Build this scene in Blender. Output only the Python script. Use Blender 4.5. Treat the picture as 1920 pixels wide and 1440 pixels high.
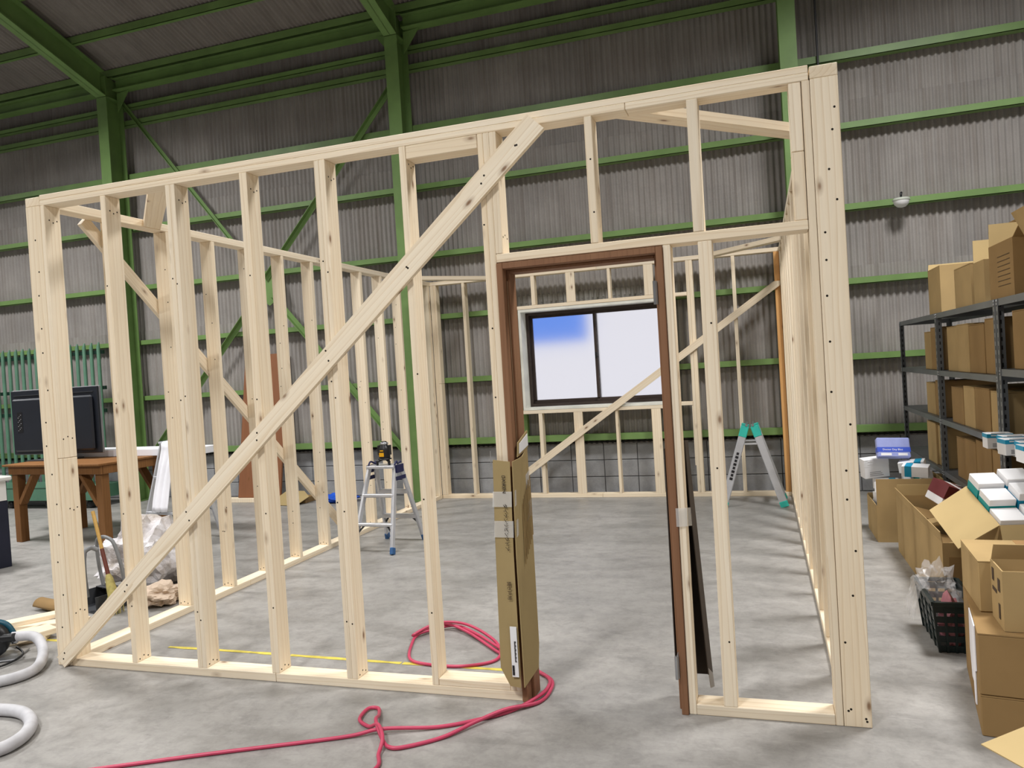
import bpy, bmesh, math, random
from mathutils import Vector, Matrix, noise
random.seed(7)
for o in list(bpy.data.objects): bpy.data.objects.remove(o)
SC = bpy.context.scene
COL = SC.collection
PI = math.pi

# ------------------------------------------------------------------ camera
cam_d = bpy.data.cameras.new('camera'); cam = bpy.data.objects.new('camera', cam_d); COL.objects.link(cam)
def rodr(r):
    v = Vector(r); return Matrix.Rotation(v.length, 3, v.normalized())
Rc = rodr((0.0274, 0.3134, -0.0581)) @ Matrix(((1,0,0),(0,0,-1),(0,1,0)))
m3 = Matrix((Rc[0], -Rc[1], -Rc[2])).transposed()
cam.matrix_world = Matrix.Translation((3.9404, -3.3513, 1.5359)) @ m3.to_4x4()
cam_d.sensor_width = 36; cam_d.lens = 1439.74/1920*36; cam_d.clip_end = 200; cam_d.clip_start = 0.05
SC.camera = cam

# ------------------------------------------------------------------ world, lamps, exposure
W = bpy.data.worlds.new('world'); SC.world = W; W.use_nodes = True
bg = W.node_tree.nodes['Background']
bg.inputs[0].default_value = (0.94, 0.93, 1.0, 1); bg.inputs[1].default_value = 1.6
def high_bay(x, y, z, watts, size=1.25):
    l = bpy.data.lights.new('high_bay_light', 'AREA'); l.shape = 'DISK'; l.size = size
    l.energy = watts; l.spread = math.radians(150); l.color = (1.0, 0.985, 0.97)
    o = bpy.data.objects.new('high_bay_light', l); COL.objects.link(o); o.location = (x, y, z)
    return o
for lx, ly, lw in ((-9.4,1.8,420),(-4.2,1.8,560),(0.9,1.8,200),(5.9,1.8,560),
                   (-4.2,-4.6,540),(1.6,-4.6,600),(6.4,-4.6,240)):
    high_bay(lx, ly, 6.2, lw)
SC.view_settings.view_transform = 'Standard'; SC.view_settings.look = 'None'
SC.view_settings.gamma = 1.0; SC.view_settings.use_curve_mapping = False
SC.view_settings.exposure = -0.92

# ------------------------------------------------------------------ helpers
def tag(o, label=None, cat=None, group=None, kind=None):
    if label: o['label'] = label
    if cat: o['category'] = cat
    if group: o['group'] = group
    if kind: o['kind'] = kind
    return o
def thing(name, label, cat, loc=(0,0,0), rz=0.0, group=None):
    o = bpy.data.objects.new(name, None); COL.objects.link(o)
    o.location = loc; o.rotation_euler = (0,0,rz); o.empty_display_size = 0.1
    return tag(o, label, cat, group)
def link(name, me, mat, parent=None, loc=(0,0,0), rot=None, kind=None):
    o = bpy.data.objects.new(name, me); COL.objects.link(o)
    if mat is not None and not me.materials: me.materials.append(mat)
    o.location = loc
    if rot is not None: o.rotation_euler = rot
    if parent is not None: o.parent = parent
    if kind: o['kind'] = kind
    return o
def pydata(name, vs, fs, mat=None, parent=None, loc=(0,0,0), rot=None, smooth=False, kind=None):
    me = bpy.data.meshes.new(name); me.from_pydata([tuple(v) for v in vs], [], fs); me.validate()
    if smooth:
        for p in me.polygons: p.use_smooth = True
    return link(name, me, mat, parent, loc, rot, kind)
class MB:
    """collects shapes into one mesh"""
    def __init__(s): s.v = []; s.f = []; s.mi = []; s.sm = []
    def add(s, vs, fs, m=0, sm=False):
        n = len(s.v); s.v += [tuple(v) for v in vs]
        for f in fs: s.f.append(tuple(i+n for i in f)); s.mi.append(m); s.sm.append(sm)
        return s
    def box(s, x0, x1, y0, y1, z0, z1, m=0, M=None, c=0.0):
        if c:
            vs, fs = chamfer(x1-x0, y1-y0, z1-z0, c)
            vs = [Vector(v)+Vector(((x0+x1)/2, (y0+y1)/2, (z0+z1)/2)) for v in vs]
        else:
            vs = [Vector(v) for v in ((x0,y0,z0),(x1,y0,z0),(x1,y1,z0),(x0,y1,z0),(x0,y0,z1),(x1,y0,z1),(x1,y1,z1),(x0,y1,z1))]
            fs = [(0,3,2,1),(4,5,6,7),(0,1,5,4),(1,2,6,5),(2,3,7,6),(3,0,4,7)]
        if M is not None: vs = [M @ v for v in vs]
        return s.add(vs, fs, m)
    def bar(s, a, b, w, t, up=(0,0,1), m=0, c=0.0):
        """box from a to b, w along `up`-perpendicular side, t along up"""
        a = Vector(a); b = Vector(b); z = (b-a); L = z.length; z.normalize()
        u = Vector(up); x = u.cross(z)
        if x.length < 1e-5: x = Vector((1,0,0)).cross(z)
        x.normalize(); y = z.cross(x)
        M = Matrix((x, y, z)).transposed().to_4x4(); M.translation = (a+b)/2
        return s.box(-w/2, w/2, -t/2, t/2, -L/2, L/2, m, M, c)
    def tube(s, pts, r, n=8, m=0, closed=False, caps=True, sm=True):
        pts = [Vector(p) for p in pts]; k = len(pts); vs = []; prev = None
        for i, p in enumerate(pts):
            a = pts[(i-1) % k] if (closed or i) else p; b = pts[(i+1) % k] if (closed or i < k-1) else p
            t = (b-a).normalized()
            if prev is None:
                q = Vector((0,0,1)) if abs(t.z) < 0.9 else Vector((1,0,0)); x = q.cross(t).normalized()
            else:
                x = prev - t*prev.dot(t)
                x = x.normalized() if x.length > 1e-6 else Vector((1,0,0)).cross(t).normalized()
            prev = x; y = t.cross(x); rr = r[i] if isinstance(r, (list, tuple)) else r
            vs += [p + x*rr*math.cos(2*PI*j/n) + y*rr*math.sin(2*PI*j/n) for j in range(n)]
        fs = []
        for i in range(k if closed else k-1):
            for j in range(n):
                a = i*n+j; b = i*n+(j+1) % n; c = ((i+1) % k)*n
                fs.append((a, b, c+(j+1) % n, c+j))
        s.add(vs, fs, m, sm)
        if caps and not closed:
            s.add(vs[:n], [tuple(range(n))[::-1]], m); s.add(vs[-n:], [tuple(range(n))], m)
        return s
    def prism(s, poly, ext, m=0, M=None):
        """poly: 3-D outline, ext: extrusion vector"""
        n = len(poly); e = Vector(ext); vs = [Vector(p) for p in poly]; vs += [v+e for v in vs]
        if M is not None: vs = [M @ v for v in vs]
        fs = [tuple(range(n))[::-1], tuple(range(n, 2*n))] + [(i, (i+1) % n, n+(i+1) % n, n+i) for i in range(n)]
        return s.add(vs, fs, m)
    def lathe(s, prof, n=16, m=0, M=None, sm=True):
        vs = []
        for r, z in prof: vs += [Vector((r*math.cos(2*PI*j/n), r*math.sin(2*PI*j/n), z)) for j in range(n)]
        if M is not None: vs = [M @ v for v in vs]
        fs = []
        for i in range(len(prof)-1):
            for j in range(n): fs.append((i*n+j, i*n+(j+1) % n, (i+1)*n+(j+1) % n, (i+1)*n+j))
        s.add(vs, fs, m, sm); s.add(vs[:n], [tuple(range(n))[::-1]], m); s.add(vs[-n:], [tuple(range(n))], m)
        return s
    def mesh(s, name, mats):
        me = bpy.data.meshes.new(name); me.from_pydata(s.v, [], s.f)
        for mt in (mats if isinstance(mats, (list, tuple)) else [mats]): me.materials.append(mt)
        for p, i, q in zip(me.polygons, s.mi, s.sm): p.material_index = i; p.use_smooth = q
        bm = bmesh.new(); bm.from_mesh(me); bmesh.ops.recalc_face_normals(bm, faces=bm.faces); bm.to_mesh(me); bm.free()
        return me
    def build(s, name, mats, parent=None, loc=(0,0,0), rot=None, kind=None):
        return link(name, s.mesh(name, mats), None, parent, loc, rot, kind)
def chamfer(sx, sy, sz, c):
    hx, hy, hz = sx/2, sy/2, sz/2; c = min(c, hx*.9, hy*.9, hz*.9); vs = []; ix = {}
    for X in (-1,1):
        for Y in (-1,1):
            for Z in (-1,1):
                for k, v in enumerate(((X*hx, Y*(hy-c), Z*(hz-c)), (X*(hx-c), Y*hy, Z*(hz-c)), (X*(hx-c), Y*(hy-c), Z*hz))):
                    ix[(X,Y,Z,k)] = len(vs); vs.append(v)
    g = lambda X,Y,Z,k: ix[(X,Y,Z,k)]
    fs = []
    for X in (-1,1): fs.append((g(X,-1,-1,0), g(X,1,-1,0), g(X,1,1,0), g(X,-1,1,0)))
    for Y in (-1,1): fs.append((g(-1,Y,-1,1), g(1,Y,-1,1), g(1,Y,1,1), g(-1,Y,1,1)))
    for Z in (-1,1): fs.append((g(-1,-1,Z,2), g(1,-1,Z,2), g(1,1,Z,2), g(-1,1,Z,2)))
    for Z in (-1,1):
        for Y in (-1,1): fs.append((g(-1,Y,Z,1), g(1,Y,Z,1), g(1,Y,Z,2), g(-1,Y,Z,2)))
        for X in (-1,1): fs.append((g(X,-1,Z,0), g(X,1,Z,0), g(X,1,Z,2), g(X,-1,Z,2)))
    for X in (-1,1):
        for Y in (-1,1): fs.append((g(X,Y,-1,0), g(X,Y,1,0), g(X,Y,1,1), g(X,Y,-1,1)))
    for X in (-1,1):
        for Y in (-1,1):
            for Z in (-1,1): fs.append((g(X,Y,Z,0), g(X,Y,Z,1), g(X,Y,Z,2)))
    return vs, fs
def spline(pts, n=8, closed=False):
    P = [Vector(p) for p in pts]; k = len(P); out = []
    for i in range(k if closed else k-1):
        g = lambda j: P[j % k] if closed else P[max(0, min(k-1, j))]
        a, b, c, d = g(i-1), g(i), g(i+1), g(i+2)
        for j in range(n):
            t = j/n; out.append(0.5*((2*b)+(c-a)*t+(2*a-5*b+4*c-d)*t*t+(3*b-a-3*c+d)*t**3))
    if not closed: out.append(P[-1])
    return out

# ------------------------------------------------------------------ materials
def lin(c): return tuple(((x/255/12.92) if x/255 <= .04045 else ((x/255+.055)/1.055)**2.4) for x in c) + (1,)
class NT:
    def __init__(s, name):
        s.m = bpy.data.materials.new(name); s.m.use_nodes = True; s.t = s.m.node_tree
        s.b = s.t.nodes['Principled BSDF']
    def n(s, typ, **kw):
        nd = s.t.nodes.new(typ)
        for k, v in kw.items():
            if k.startswith('i_'):
                key = k[2:]; key = int(key) if key.isdigit() else key.replace('_', ' ')
                nd.inputs[key].default_value = v
            else: setattr(nd, k, v)
        return nd
    def l(s, a, b): s.t.links.new(a, b)
    def tex(s, kind='Object', scale=(1,1,1), rot=(0,0,0), rnd=False):
        c = s.n('ShaderNodeTexCoord'); out = c.outputs[kind]
        if rnd:
            oi = s.n('ShaderNodeObjectInfo'); mu = s.n('ShaderNodeVectorMath', operation='SCALE')
            cb = s.n('ShaderNodeCombineXYZ'); 
            for i in range(3): s.l(oi.outputs['Random'], cb.inputs[i])
            s.l(cb.outputs[0], mu.inputs[0]); mu.inputs['Scale'].default_value = 37.0
            ad = s.n('ShaderNodeVectorMath', operation='ADD'); s.l(out, ad.inputs[0]); s.l(mu.outputs[0], ad.inputs[1]); out = ad.outputs[0]
        mp = s.n('ShaderNodeMapping'); mp.inputs['Scale'].default_value = scale; mp.inputs['Rotation'].default_value = rot
        s.l(out, mp.inputs[0]); return mp.outputs[0]
    def ramp(s, fac, stops):
        r = s.n('ShaderNodeValToRGB'); e = r.color_ramp.elements
        while len(e) < len(stops): e.new(0.5)
        for q, (p, c) in zip(e, stops): q.position = p; q.color = c
        s.l(fac, r.inputs[0]); return r.outputs[0]
    def noise(s, vec, scale, detail=4, rough=.55, dist=0):
        n = s.n('ShaderNodeTexNoise'); n.inputs['Scale'].default_value = scale; n.inputs['Detail'].default_value = detail
        n.inputs['Roughness'].default_value = rough; n.inputs['Distortion'].default_value = dist; s.l(vec, n.inputs['Vector']); return n.outputs['Fac']
    def mix(s, fac, a, b, mode='MIX'):
        n = s.n('ShaderNodeMix', data_type='RGBA', blend_type=mode)
        for sock, v in ((n.inputs[0], fac), (n.inputs[6], a), (n.inputs[7], b)):
            if hasattr(v, 'is_output'): s.l(v, sock)
            else: sock.default_value = v
        return n.outputs[2]
    def bump(s, h, strength=.2, dist=.01):
        n = s.n('ShaderNodeBump'); n.inputs['Strength'].default_value = strength; n.inputs['Distance'].default_value = dist
        s.l(h, n.inputs['Height']); s.l(n.outputs[0], s.b.inputs['Normal'])
    def set(s, col=None, rough=.6, metal=0, spec=.4, **kw):
        if col is not None:
            if hasattr(col, 'is_output'): s.l(col, s.b.inputs['Base Color'])
            else: s.b.inputs['Base Color'].default_value = col
        s.b.inputs['Roughness'].default_value = rough; s.b.inputs['Metallic'].default_value = metal
        s.b.inputs['Specular IOR Level'].default_value = spec
        for k, v in kw.items(): s.b.inputs[k.replace('_', ' ')].default_value = v
        return s.m
def plain(name, rgb, rough=.6, metal=0, var=.12, scale=6, spec=.4, **kw):
    """one colour with slight procedural unevenness"""
    t = NT(name); c = lin(rgb); v = t.tex('Object', rnd=True)
    d = tuple(x*(1-var) for x in c[:3])+(1,); e = tuple(min(1, x*(1+var)) for x in c[:3])+(1,)
    col = t.ramp(t.noise(v, scale, 5), [(.3, d), (.7, e)])
    return t.set(col, rough, metal, spec, **kw)

def wood_mat(name, light, mid, dark, var=.10):
    t = NT(name); v = t.tex('Object', (1,1,1), rnd=True)
    st = t.n('ShaderNodeMapping'); st.inputs['Scale'].default_value = (1, 1, .045); t.l(v, st.inputs[0])
    big = t.noise(st.outputs[0], 9, 3, .5, .6)
    wv = t.n('ShaderNodeTexWave', wave_type='RINGS', rings_direction='Z', wave_profile='SAW')
    wv.inputs['Scale'].default_value = 15; wv.inputs['Distortion'].default_value = 7; wv.inputs['Detail'].default_value = 2
    wv.inputs['Detail Scale'].default_value = 1.2; t.l(st.outputs[0], wv.inputs['Vector'])
    fine = t.noise(st.outputs[0], 120, 3, .6)
    base = t.ramp(big, [(.3, lin(mid)), (.72, lin(light))])
    wr = t.ramp(wv.outputs['Fac'], [(0, (0,0,0,1)), (.75, (.1,.1,.1,1)), (1, (.45,.45,.45,1))])
    c1 = t.mix(wr, base, lin(dark))
    fr = t.ramp(fine, [(.35, (.86,.86,.86,1)), (.65, (1,1,1,1))])
    c2 = t.mix(.35, c1, fr, 'MULTIPLY')
    # knots
    sk = t.n('ShaderNodeMapping'); sk.inputs['Scale'].default_value = (8.5, 8.5, 3.6); t.l(v, sk.inputs[0])
    vo = t.n('ShaderNodeTexVoronoi', feature='F1'); vo.inputs['Scale'].default_value = 1.0; t.l(sk.outputs[0], vo.inputs['Vector'])
    kn = t.ramp(vo.outputs['Distance'], [(.0, (.95,.95,.95,1)), (.045, (.8,.8,.8,1)), (.085, (.3,.3,.3,1)), (.17, (0,0,0,1))])
    c3 = t.mix(kn, c2, lin((118, 78, 44)))
    oi = t.n('ShaderNodeObjectInfo')
    rv = t.ramp(oi.outputs['Random'], [(0, (1-var,)*3+(1,)), (.5, (1, .985, .96, 1)), (1, (1, 1, 1, 1))])
    c4 = t.mix(1.0, c3, rv, 'MULTIPLY')
    t.bump(fine, .12, .002)
    return t.set(c4, .62, 0, .25)
M_WOOD = wood_mat('pine_timber', (250,238,216), (243,226,198), (212,184,144))
M_WOODO = wood_mat('orange_pine', (226,178,118), (212,160,100), (176,118,66))
M_WOODT = wood_mat('table_wood', (142,100,60), (128,88,50), (98,64,34))
M_BOARD = wood_mat('brown_board', (146,98,68), (134,88,60), (114,72,48), .05)
M_DOOR = wood_mat('brown_jamb', (146,108,80), (136,98,72), (120,84,60), .03)
M_GREEN = plain('green_steel_paint', (116,148,86), .45, 0, .14, 3, .5)
M_SCREW = plain('dark_screw', (46,40,34), .5, .6)
M_STEELG = plain('grey_rack_steel', (112,116,120), .42, .3, .12, 4)
M_DARKG = plain('rack_slot', (26,27,28), .7)
M_ALU = plain('aluminium', (206,208,213), .35, .4, .08, 8)

def slate_mat(name, a, b, stain):
    t = NT(name); v = t.tex('Object', rnd=True)
    n1 = t.noise(v, 1.6, 5, .6); st = t.n('ShaderNodeMapping'); st.inputs['Scale'].default_value = (9, 9, .5); t.l(v, st.inputs[0])
    n2 = t.noise(st.outputs[0], 1.5, 5, .6); n3 = t.noise(v, 90, 3, .6)
    c = t.ramp(n1, [(.3, lin(a)), (.7, lin(b))])
    c = t.mix(t.ramp(n2, [(.45, (0,0,0,1)), (.75, (.5,.5,.5,1))]), c, lin(stain))
    c = t.mix(.35, c, t.ramp(n3, [(.3, (.72,.72,.72,1)), (.7, (1,1,1,1))]), 'MULTIPLY')
    return t.set(c, .85, 0, .2)
M_SLATE = slate_mat('slate_sheet_grey', (150,146,143), (170,165,161), (128,118,110))
M_ROOF = slate_mat('roof_sheet_grey', (132,126,122), (150,143,138), (104,94,88))

t = NT('floor_concrete'); v = t.tex('Object')
n1 = t.noise(v, .55, 6, .6, .4); n2 = t.noise(v, 5.5, 6, .65)
sm = t.n('ShaderNodeMapping'); sm.inputs['Scale'].default_value = (1.5, 3.4, 1); sm.inputs['Rotation'].default_value = (0,0,.2); t.l(v, sm.inputs[0])
n3 = t.noise(sm.outputs[0], 1.1, 6, .62, .8); n4 = t.noise(v, 60, 4, .6)
c = t.ramp(n1, [(.28, lin((146,144,141))), (.72, lin((172,169,165)))])
c = t.mix(t.ramp(n3, [(.34, (.5,.5,.5,1)), (.54, (0,0,0,1))]), c, lin((130,128,125)))
c = t.mix(t.ramp(n3, [(.6, (0,0,0,1)), (.82, (.4,.4,.4,1))]), c, lin((184,181,177)))
c = t.mix(t.ramp(n2, [(.3, (.45,.45,.45,1)), (.5, (0,0,0,1))]), c, lin((126,124,121)))
n5 = t.noise(v, 13, 9, .72, .3); sc = t.n('ShaderNodeMapping'); sc.inputs['Scale'].default_value = (3, 16, 1); sc.inputs['Rotation'].default_value = (0,0,-.3); t.l(v, sc.inputs[0])
n6 = t.noise(sc.outputs[0], 2.2, 8, .7, .5)
c = t.mix(.75, c, t.ramp(n5, [(.33, (.74,.74,.74,1)), (.55, (1,1,1,1))]), 'MULTIPLY')
c = t.mix(t.ramp(n6, [(.58, (0,0,0,1)), (.72, (.35,.35,.35,1))]), c, lin((196,193,189)))
c = t.mix(t.ramp(n6, [(.3, (.5,.5,.5,1)), (.4, (0,0,0,1))]), c, lin((120,118,116)))
c = t.mix(.4, c, t.ramp(n4, [(.3, (.8,.8,.8,1)), (.7, (1,1,1,1))]), 'MULTIPLY')
t.bump(n2, .06, .01)
M_FLOOR = t.set(c, .5, 0, .35)
rr = t.ramp(n3, [(.3, (.34,.34,.34,1)), (.7, (.6,.6,.6,1))]); t.l(rr, t.b.inputs['Roughness'])

t = NT('concrete_block_grey'); v = t.tex('Object', rnd=True)
c = t.ramp(t.noise(v, 4, 6, .65), [(.3, lin((140,141,143))), (.7, lin((172,173,175)))])
c = t.mix(.5, c, t.ramp(t.noise(v, 110, 3, .7), [(.3, (.7,.7,.7,1)), (.7, (1,1,1,1))]), 'MULTIPLY')
t.bump(t.noise(v, 80, 3), .2, .004); M_BLOCK = t.set(c, .9, 0, .2)
M_MORTAR = plain('block_mortar', (92,92,93), .95)
M_WINF = plain('bronze_window_frame', (66,56,52), .4, .3)
M_LINER = plain('white_window_liner', (226,226,216), .5)
t = NT('frosted_glass'); v = t.tex('Object')
t.bump(t.noise(v, 160, 2), .03, .002)
M_FROST = t.set((.97,.97,.98,1), .62, 0, .3, Transmission_Weight=1.0, IOR=1.22)

t = NT('blue_translucent_sheet'); tl = t.n('ShaderNodeBsdfTranslucent'); tl.inputs[0].default_value = (.44,.62,1,1)
t.l(tl.outputs[0], t.t.nodes['Material Output'].inputs[0]); M_BLUESHEET = t.m
# ------------------------------------------------------------------ the setting
# floor
f = pydata('floor', [(-16,-12,0),(14,-12,0),(14,5.75,0),(-16,5.75,0),(-16,-12,-.2),(14,-12,-.2),(14,5.75,-.2),(-16,5.75,-.2)],
           [(0,1,2,3),(7,6,5,4),(0,4,5,1),(1,5,6,2),(2,6,7,3),(3,7,4,0)], M_FLOOR); tag(f, kind='structure')
YS = 5.655                                   # sheet plane of the long wall
WX0, WX1 = 1.255, 2.945                      # window opening
WZ0, WZ1 = 1.075, 2.215
# corrugated sheet wall
wb = bpy.data.objects.new('wall_back', None); COL.objects.link(wb); tag(wb, kind='structure')
PITCH = 0.0635; NW = 11; SW = PITCH*NW
def corr(x0, x1, z0, z1, amp=.0125, th=.006, per=6):
    n = max(1, round((x1-x0)/PITCH*per)); vs = []; fs = []
    for s, dy in ((0, 0), (1, th)):
        for z in (z0, z1):
            for i in range(n+1):
                x = x0+(x1-x0)*i/n; vs.append((x, dy+amp*math.cos(2*PI*x/PITCH), z))
    k = n+1
    for i in range(n):
        fs.append((i, i+1, k+i+1, k+i)); fs.append((2*k+i, 3*k+i, 3*k+i+1, 2*k+i+1))
    m = len(vs); vs += vs[:]                 # end strips get vertices of their own, so they do not bend the shading
    for i in range(n):
        fs.append((m+i, m+2*k+i, m+2*k+i+1, m+i+1)); fs.append((m+k+i, m+k+i+1, m+3*k+i+1, m+3*k+i))
    return vs, fs
def corr_mesh(w, h):
    vs, fs = corr(0, w, 0, h); me = bpy.data.meshes.new('slate_sheet'); me.from_pydata(vs, [], fs)
    for p in me.polygons: p.use_smooth = abs(p.normal.z) < .5
    me.materials.append(M_SLATE); return me
rows = [(.60, 2.43, 0), (2.34, 4.2, .008), (4.1, 6.1, .016)]
full = {r: corr_mesh(SW+PITCH, r[1]-r[0]) for r in rows}
ncol = 33; X00 = -13.0
for r in rows:
    for c in range(ncol):
        x = X00+c*SW*1.0; x1 = x+SW+PITCH
        yo = YS+r[2]+(.0035 if c % 2 else 0)
        if r[2] == 0 and x1 > WX0-.03 and x < WX1+.03:   # cut round the window
            pcs = []
            if x < WX0-.03: pcs.append((x, WX0-.03, r[0], r[1]))
            if x1 > WX1+.03: pcs.append((WX1+.03, x1, r[0], r[1]))
            a, b = max(x, WX0-.03), min(x1, WX1+.03)
            pcs += [(a, b, r[0], WZ0-.03), (a, b, WZ1+.03, r[1])]
            vs = []; fs = []
            for (a, b, z0, z1) in pcs:
                q, g = corr(a, b, z0, z1); n = len(vs); vs += q; fs += [tuple(i+n for i in h) for h in g]
            pydata('slate_sheet', vs, fs, M_SLATE, wb, (0, yo, 0))
        else:
            o = link('slate_sheet', full[r], None, wb, (x, yo, r[0]))
# block footing under the sheets
wf = bpy.data.objects.new('wall_footing', None); COL.objects.link(wf); tag(wf, kind='structure')
MB().box(-13, 10, YS+.012, YS+.12, 0, .615).build('mortar_bed', M_MORTAR, wf)
vs, fs = chamfer(.392, .115, .192, .004); bme = bpy.data.meshes.new('concrete_block'); bme.from_pydata(vs, [], fs); bme.materials.append(M_BLOCK)
for r in range(3):
    for c in range(50):
        x = -10.49+c*.4
        if -9.5 < x < 8.6: link('concrete_block', bme, None, wf, (x, YS+.055+random.uniform(-.002,.002), .103+r*.2))
MB().box(-13, 10, YS-.03, YS+.02, .612, .625).build('sill_gap', plain('bitumen_strip', (24,24,24), .9), wf)
# girts (C channels, lips towards the room)
def channel(mb, x0, x1, y0, y1, z0, z1, t=.006):
    mb.box(x0, x1, y0, y1, z1-t, z1).box(x0, x1, y0, y0+t, z0, z1-t).box(x0, x1, y0, y1, z0, z0+t)
for z0, z1, cut in ((.645,.725,0),(1.42,1.49,1),(2.222,2.29,0),(3.005,3.075,0),(3.86,3.93,0),(4.59,4.67,0),(5.36,5.43,0),(5.6,5.66,0)):
    segs = [(-13, WX0-.06), (WX1+.06, 10)] if cut else [(-13, 10)]
    mb = MB()
    for a, b in segs: channel(mb, a, b, 5.53, 5.63, z0, z1)
    mb.build('girt', M_GREEN, wb)
for x in (WX0-.09, WX1+.04):
    MB().box(x, x+.05, 5.55, 5.63, .725, 2.222).build('window_post', M_GREEN, wb)
# diagonal wall braces (angle bars) between the first two columns: an X with a plate in the middle
def angle_bar(a, b, w=.065, t=.007):
    mb = MB(); a = Vector(a); b = Vector(b)
    mb.bar(a, b, w, t, (0,1,0)); d = (b-a).normalized(); s = Vector((0,1,0)).cross(d).normalized()
    off = s*(w/2) + Vector((0,-w/2,0)); mb.bar(a+off, b+off, t, w, (0,1,0)); return mb
for a, b in (((-4.5,5.50,5.68),(-2.42,5.50,3.05)), ((-.2,5.49,5.25),(-2.3,5.49,2.95)), ((-2.42,5.49,2.75),(-4.45,5.49,.55)), ((-2.2,5.50,2.72),(-.2,5.50,.35))):
    angle_bar(a, b, .042 if a[0] == -4.5 else .06).build('diagonal_brace', M_GREEN, wb)
MB().prism([(-2.5,5.50,3.12),(-2.18,5.50,3.0),(-2.1,5.50,2.72),(-2.28,5.50,2.6),(-2.5,5.50,2.75)], (0,.008,0)).build('gusset_plate', M_GREEN, wb)
# conduit and cable by the third column
MB().tube([(4.685,5.51,6.0),(4.685,5.51,3.2)], .012).build('conduit', plain('grey_conduit', (70,70,74), .5), wb)

# portal frames: H columns with rafters
SL = 0.335; ZK = 5.684; YK = 5.2
def hcol(mb, cx, y0, y1, z0, z1, b=.17, tf=.013, tw=.009):
    mb.box(cx-b/2, cx+b/2, y0, y0+tf, z0, z1).box(cx-b/2, cx+b/2, y1-tf, y1, z0, z1).box(cx-tw/2, cx+tw/2, y0+tf, y1-tf, z0, z1)
RD = .34                                       # rafter depth, vertical
labs = ('green steel H column and rafter behind the wooden table and monitor',
        'green steel H column and rafter beside the window side of the timber room',
        'green steel H column and rafter behind the tall corner post of the timber room')
for cx, lb in zip((-4.585, -.118, 4.382), labs):
    P = thing('portal_frame', lb, 'steel frame', (cx, 5.35, 0), group='green steel frames of the hall')
    mb = MB(); hcol(mb, 0, -.15, .15, .0, ZK+.28); mb.box(-.085, .085, -.2, .15, 0, .014); mb.build('column', M_GREEN, P)
    mb = MB(); L = 14.0; b = .17
    for dz, h in ((0, .014), (RD, .014)):
        mb.prism([(-b/2, -.15, ZK+dz), (b/2, -.15, ZK+dz), (b/2, -.15-L, ZK+dz+SL*L), (-b/2, -.15-L, ZK+dz+SL*L)][::-1], (0,0,h))
    mb.prism([(-.005, -.15, ZK), (-.005, -.15, ZK+RD), (-.005, -.15-L, ZK+RD+SL*L), (-.005, -.15-L, ZK+SL*L)], (.01,0,0))
    mb.build('rafter', M_GREEN, P)
    mb = MB(); mb.prism([(-.006, -.15, ZK), (-.006, .15, ZK-.05), (-.006, .15, ZK+.28), (-.006, -.15, ZK+RD+.01)], (.012,0,0))
    mb.prism([(-b/2,-.15,ZK-.007),(b/2,-.15,ZK-.007),(b/2,.14,ZK-.007),(-b/2,.14,ZK-.007)], (0,0,.012)); mb.build('knee_plate', M_GREEN, P)
    for s in (-1, 1): MB().prism([(s*.08, .05, 5.78), (s*.3, .05, 5.8), (s*.08, .05, 5.52)], (0,.01,0)).build('gusset_plate', M_GREEN, P)
# eave struts between the columns (H beam)
EB = []
for a, b in ((-13, -4.67), (-4.5, -.195), (-.025, 4.285), (4.455, 10)):
    eb = MB(); EB.append(eb); eb.box(a, b, 5.32, 5.47, 5.80, 5.812).box(a, b, 5.391, 5.399, 5.812, 5.955).box(a, b, 5.32, 5.47, 5.955, 5.967)
cl = bpy.data.objects.new('ceiling', None); COL.objects.link(cl); tag(cl, kind='structure')
for eb in EB: eb.build('eave_beam', M_GREEN, cl)
def roofz(y): return ZK+RD+.014+SL*(YK-y)      # top of the rafters
for y in (5.35, 4.72, 3.95, 3.18, 2.41, 1.64, .87):
    mb = MB(); z = roofz(y); channel(mb, -13, 10, y-.03, y+.03, z, z+.1, .006); mb.build('purlin', M_GREEN, cl)
ang = math.atan(SL); slen = 1.9
rv, rf = corr(0, SW+PITCH, 0, slen+.12); rme = bpy.data.meshes.new('roof_sheet'); rme.from_pydata(rv, [], rf); rme.materials.append(M_ROOF)
for p in rme.polygons: p.use_smooth = True
for r in range(2):
    y = 5.92-r*slen*math.cos(ang); z = roofz(y)+.115
    for c in range(ncol):
        o = link('roof_sheet', rme, None, cl, (X00+c*SW, y, z+(.004 if c % 2 else 0)-(.007*r))); o.rotation_euler = (PI/2-ang, 0, 0)
y0 = 5.92-2*slen*math.cos(ang); z0 = roofz(y0)+.115; yr = -3.0; zr = roofz(yr)+.115
MB().prism([(-13,y0+.1,z0),(-13,yr,zr),(-13,-12,zr-SL*9),(-13,-12,zr-SL*9+.03),(-13,yr,zr+.03),(-13,y0+.1,z0+.03)], (23.2,0,0)).build('roof_deck', M_ROOF, cl)
# the other walls of the hall
for nm, b in (('wall_left', (-13.1,-13,-12,5.8,0,7.5)), ('wall_right', (10.1,10.2,-12,5.8,0,7.5)), ('wall_front', (-13,10.1,-12.1,-12,0,7))):
    o = MB().box(*b).build(nm, M_SLATE); tag(o, kind='structure')

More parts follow.
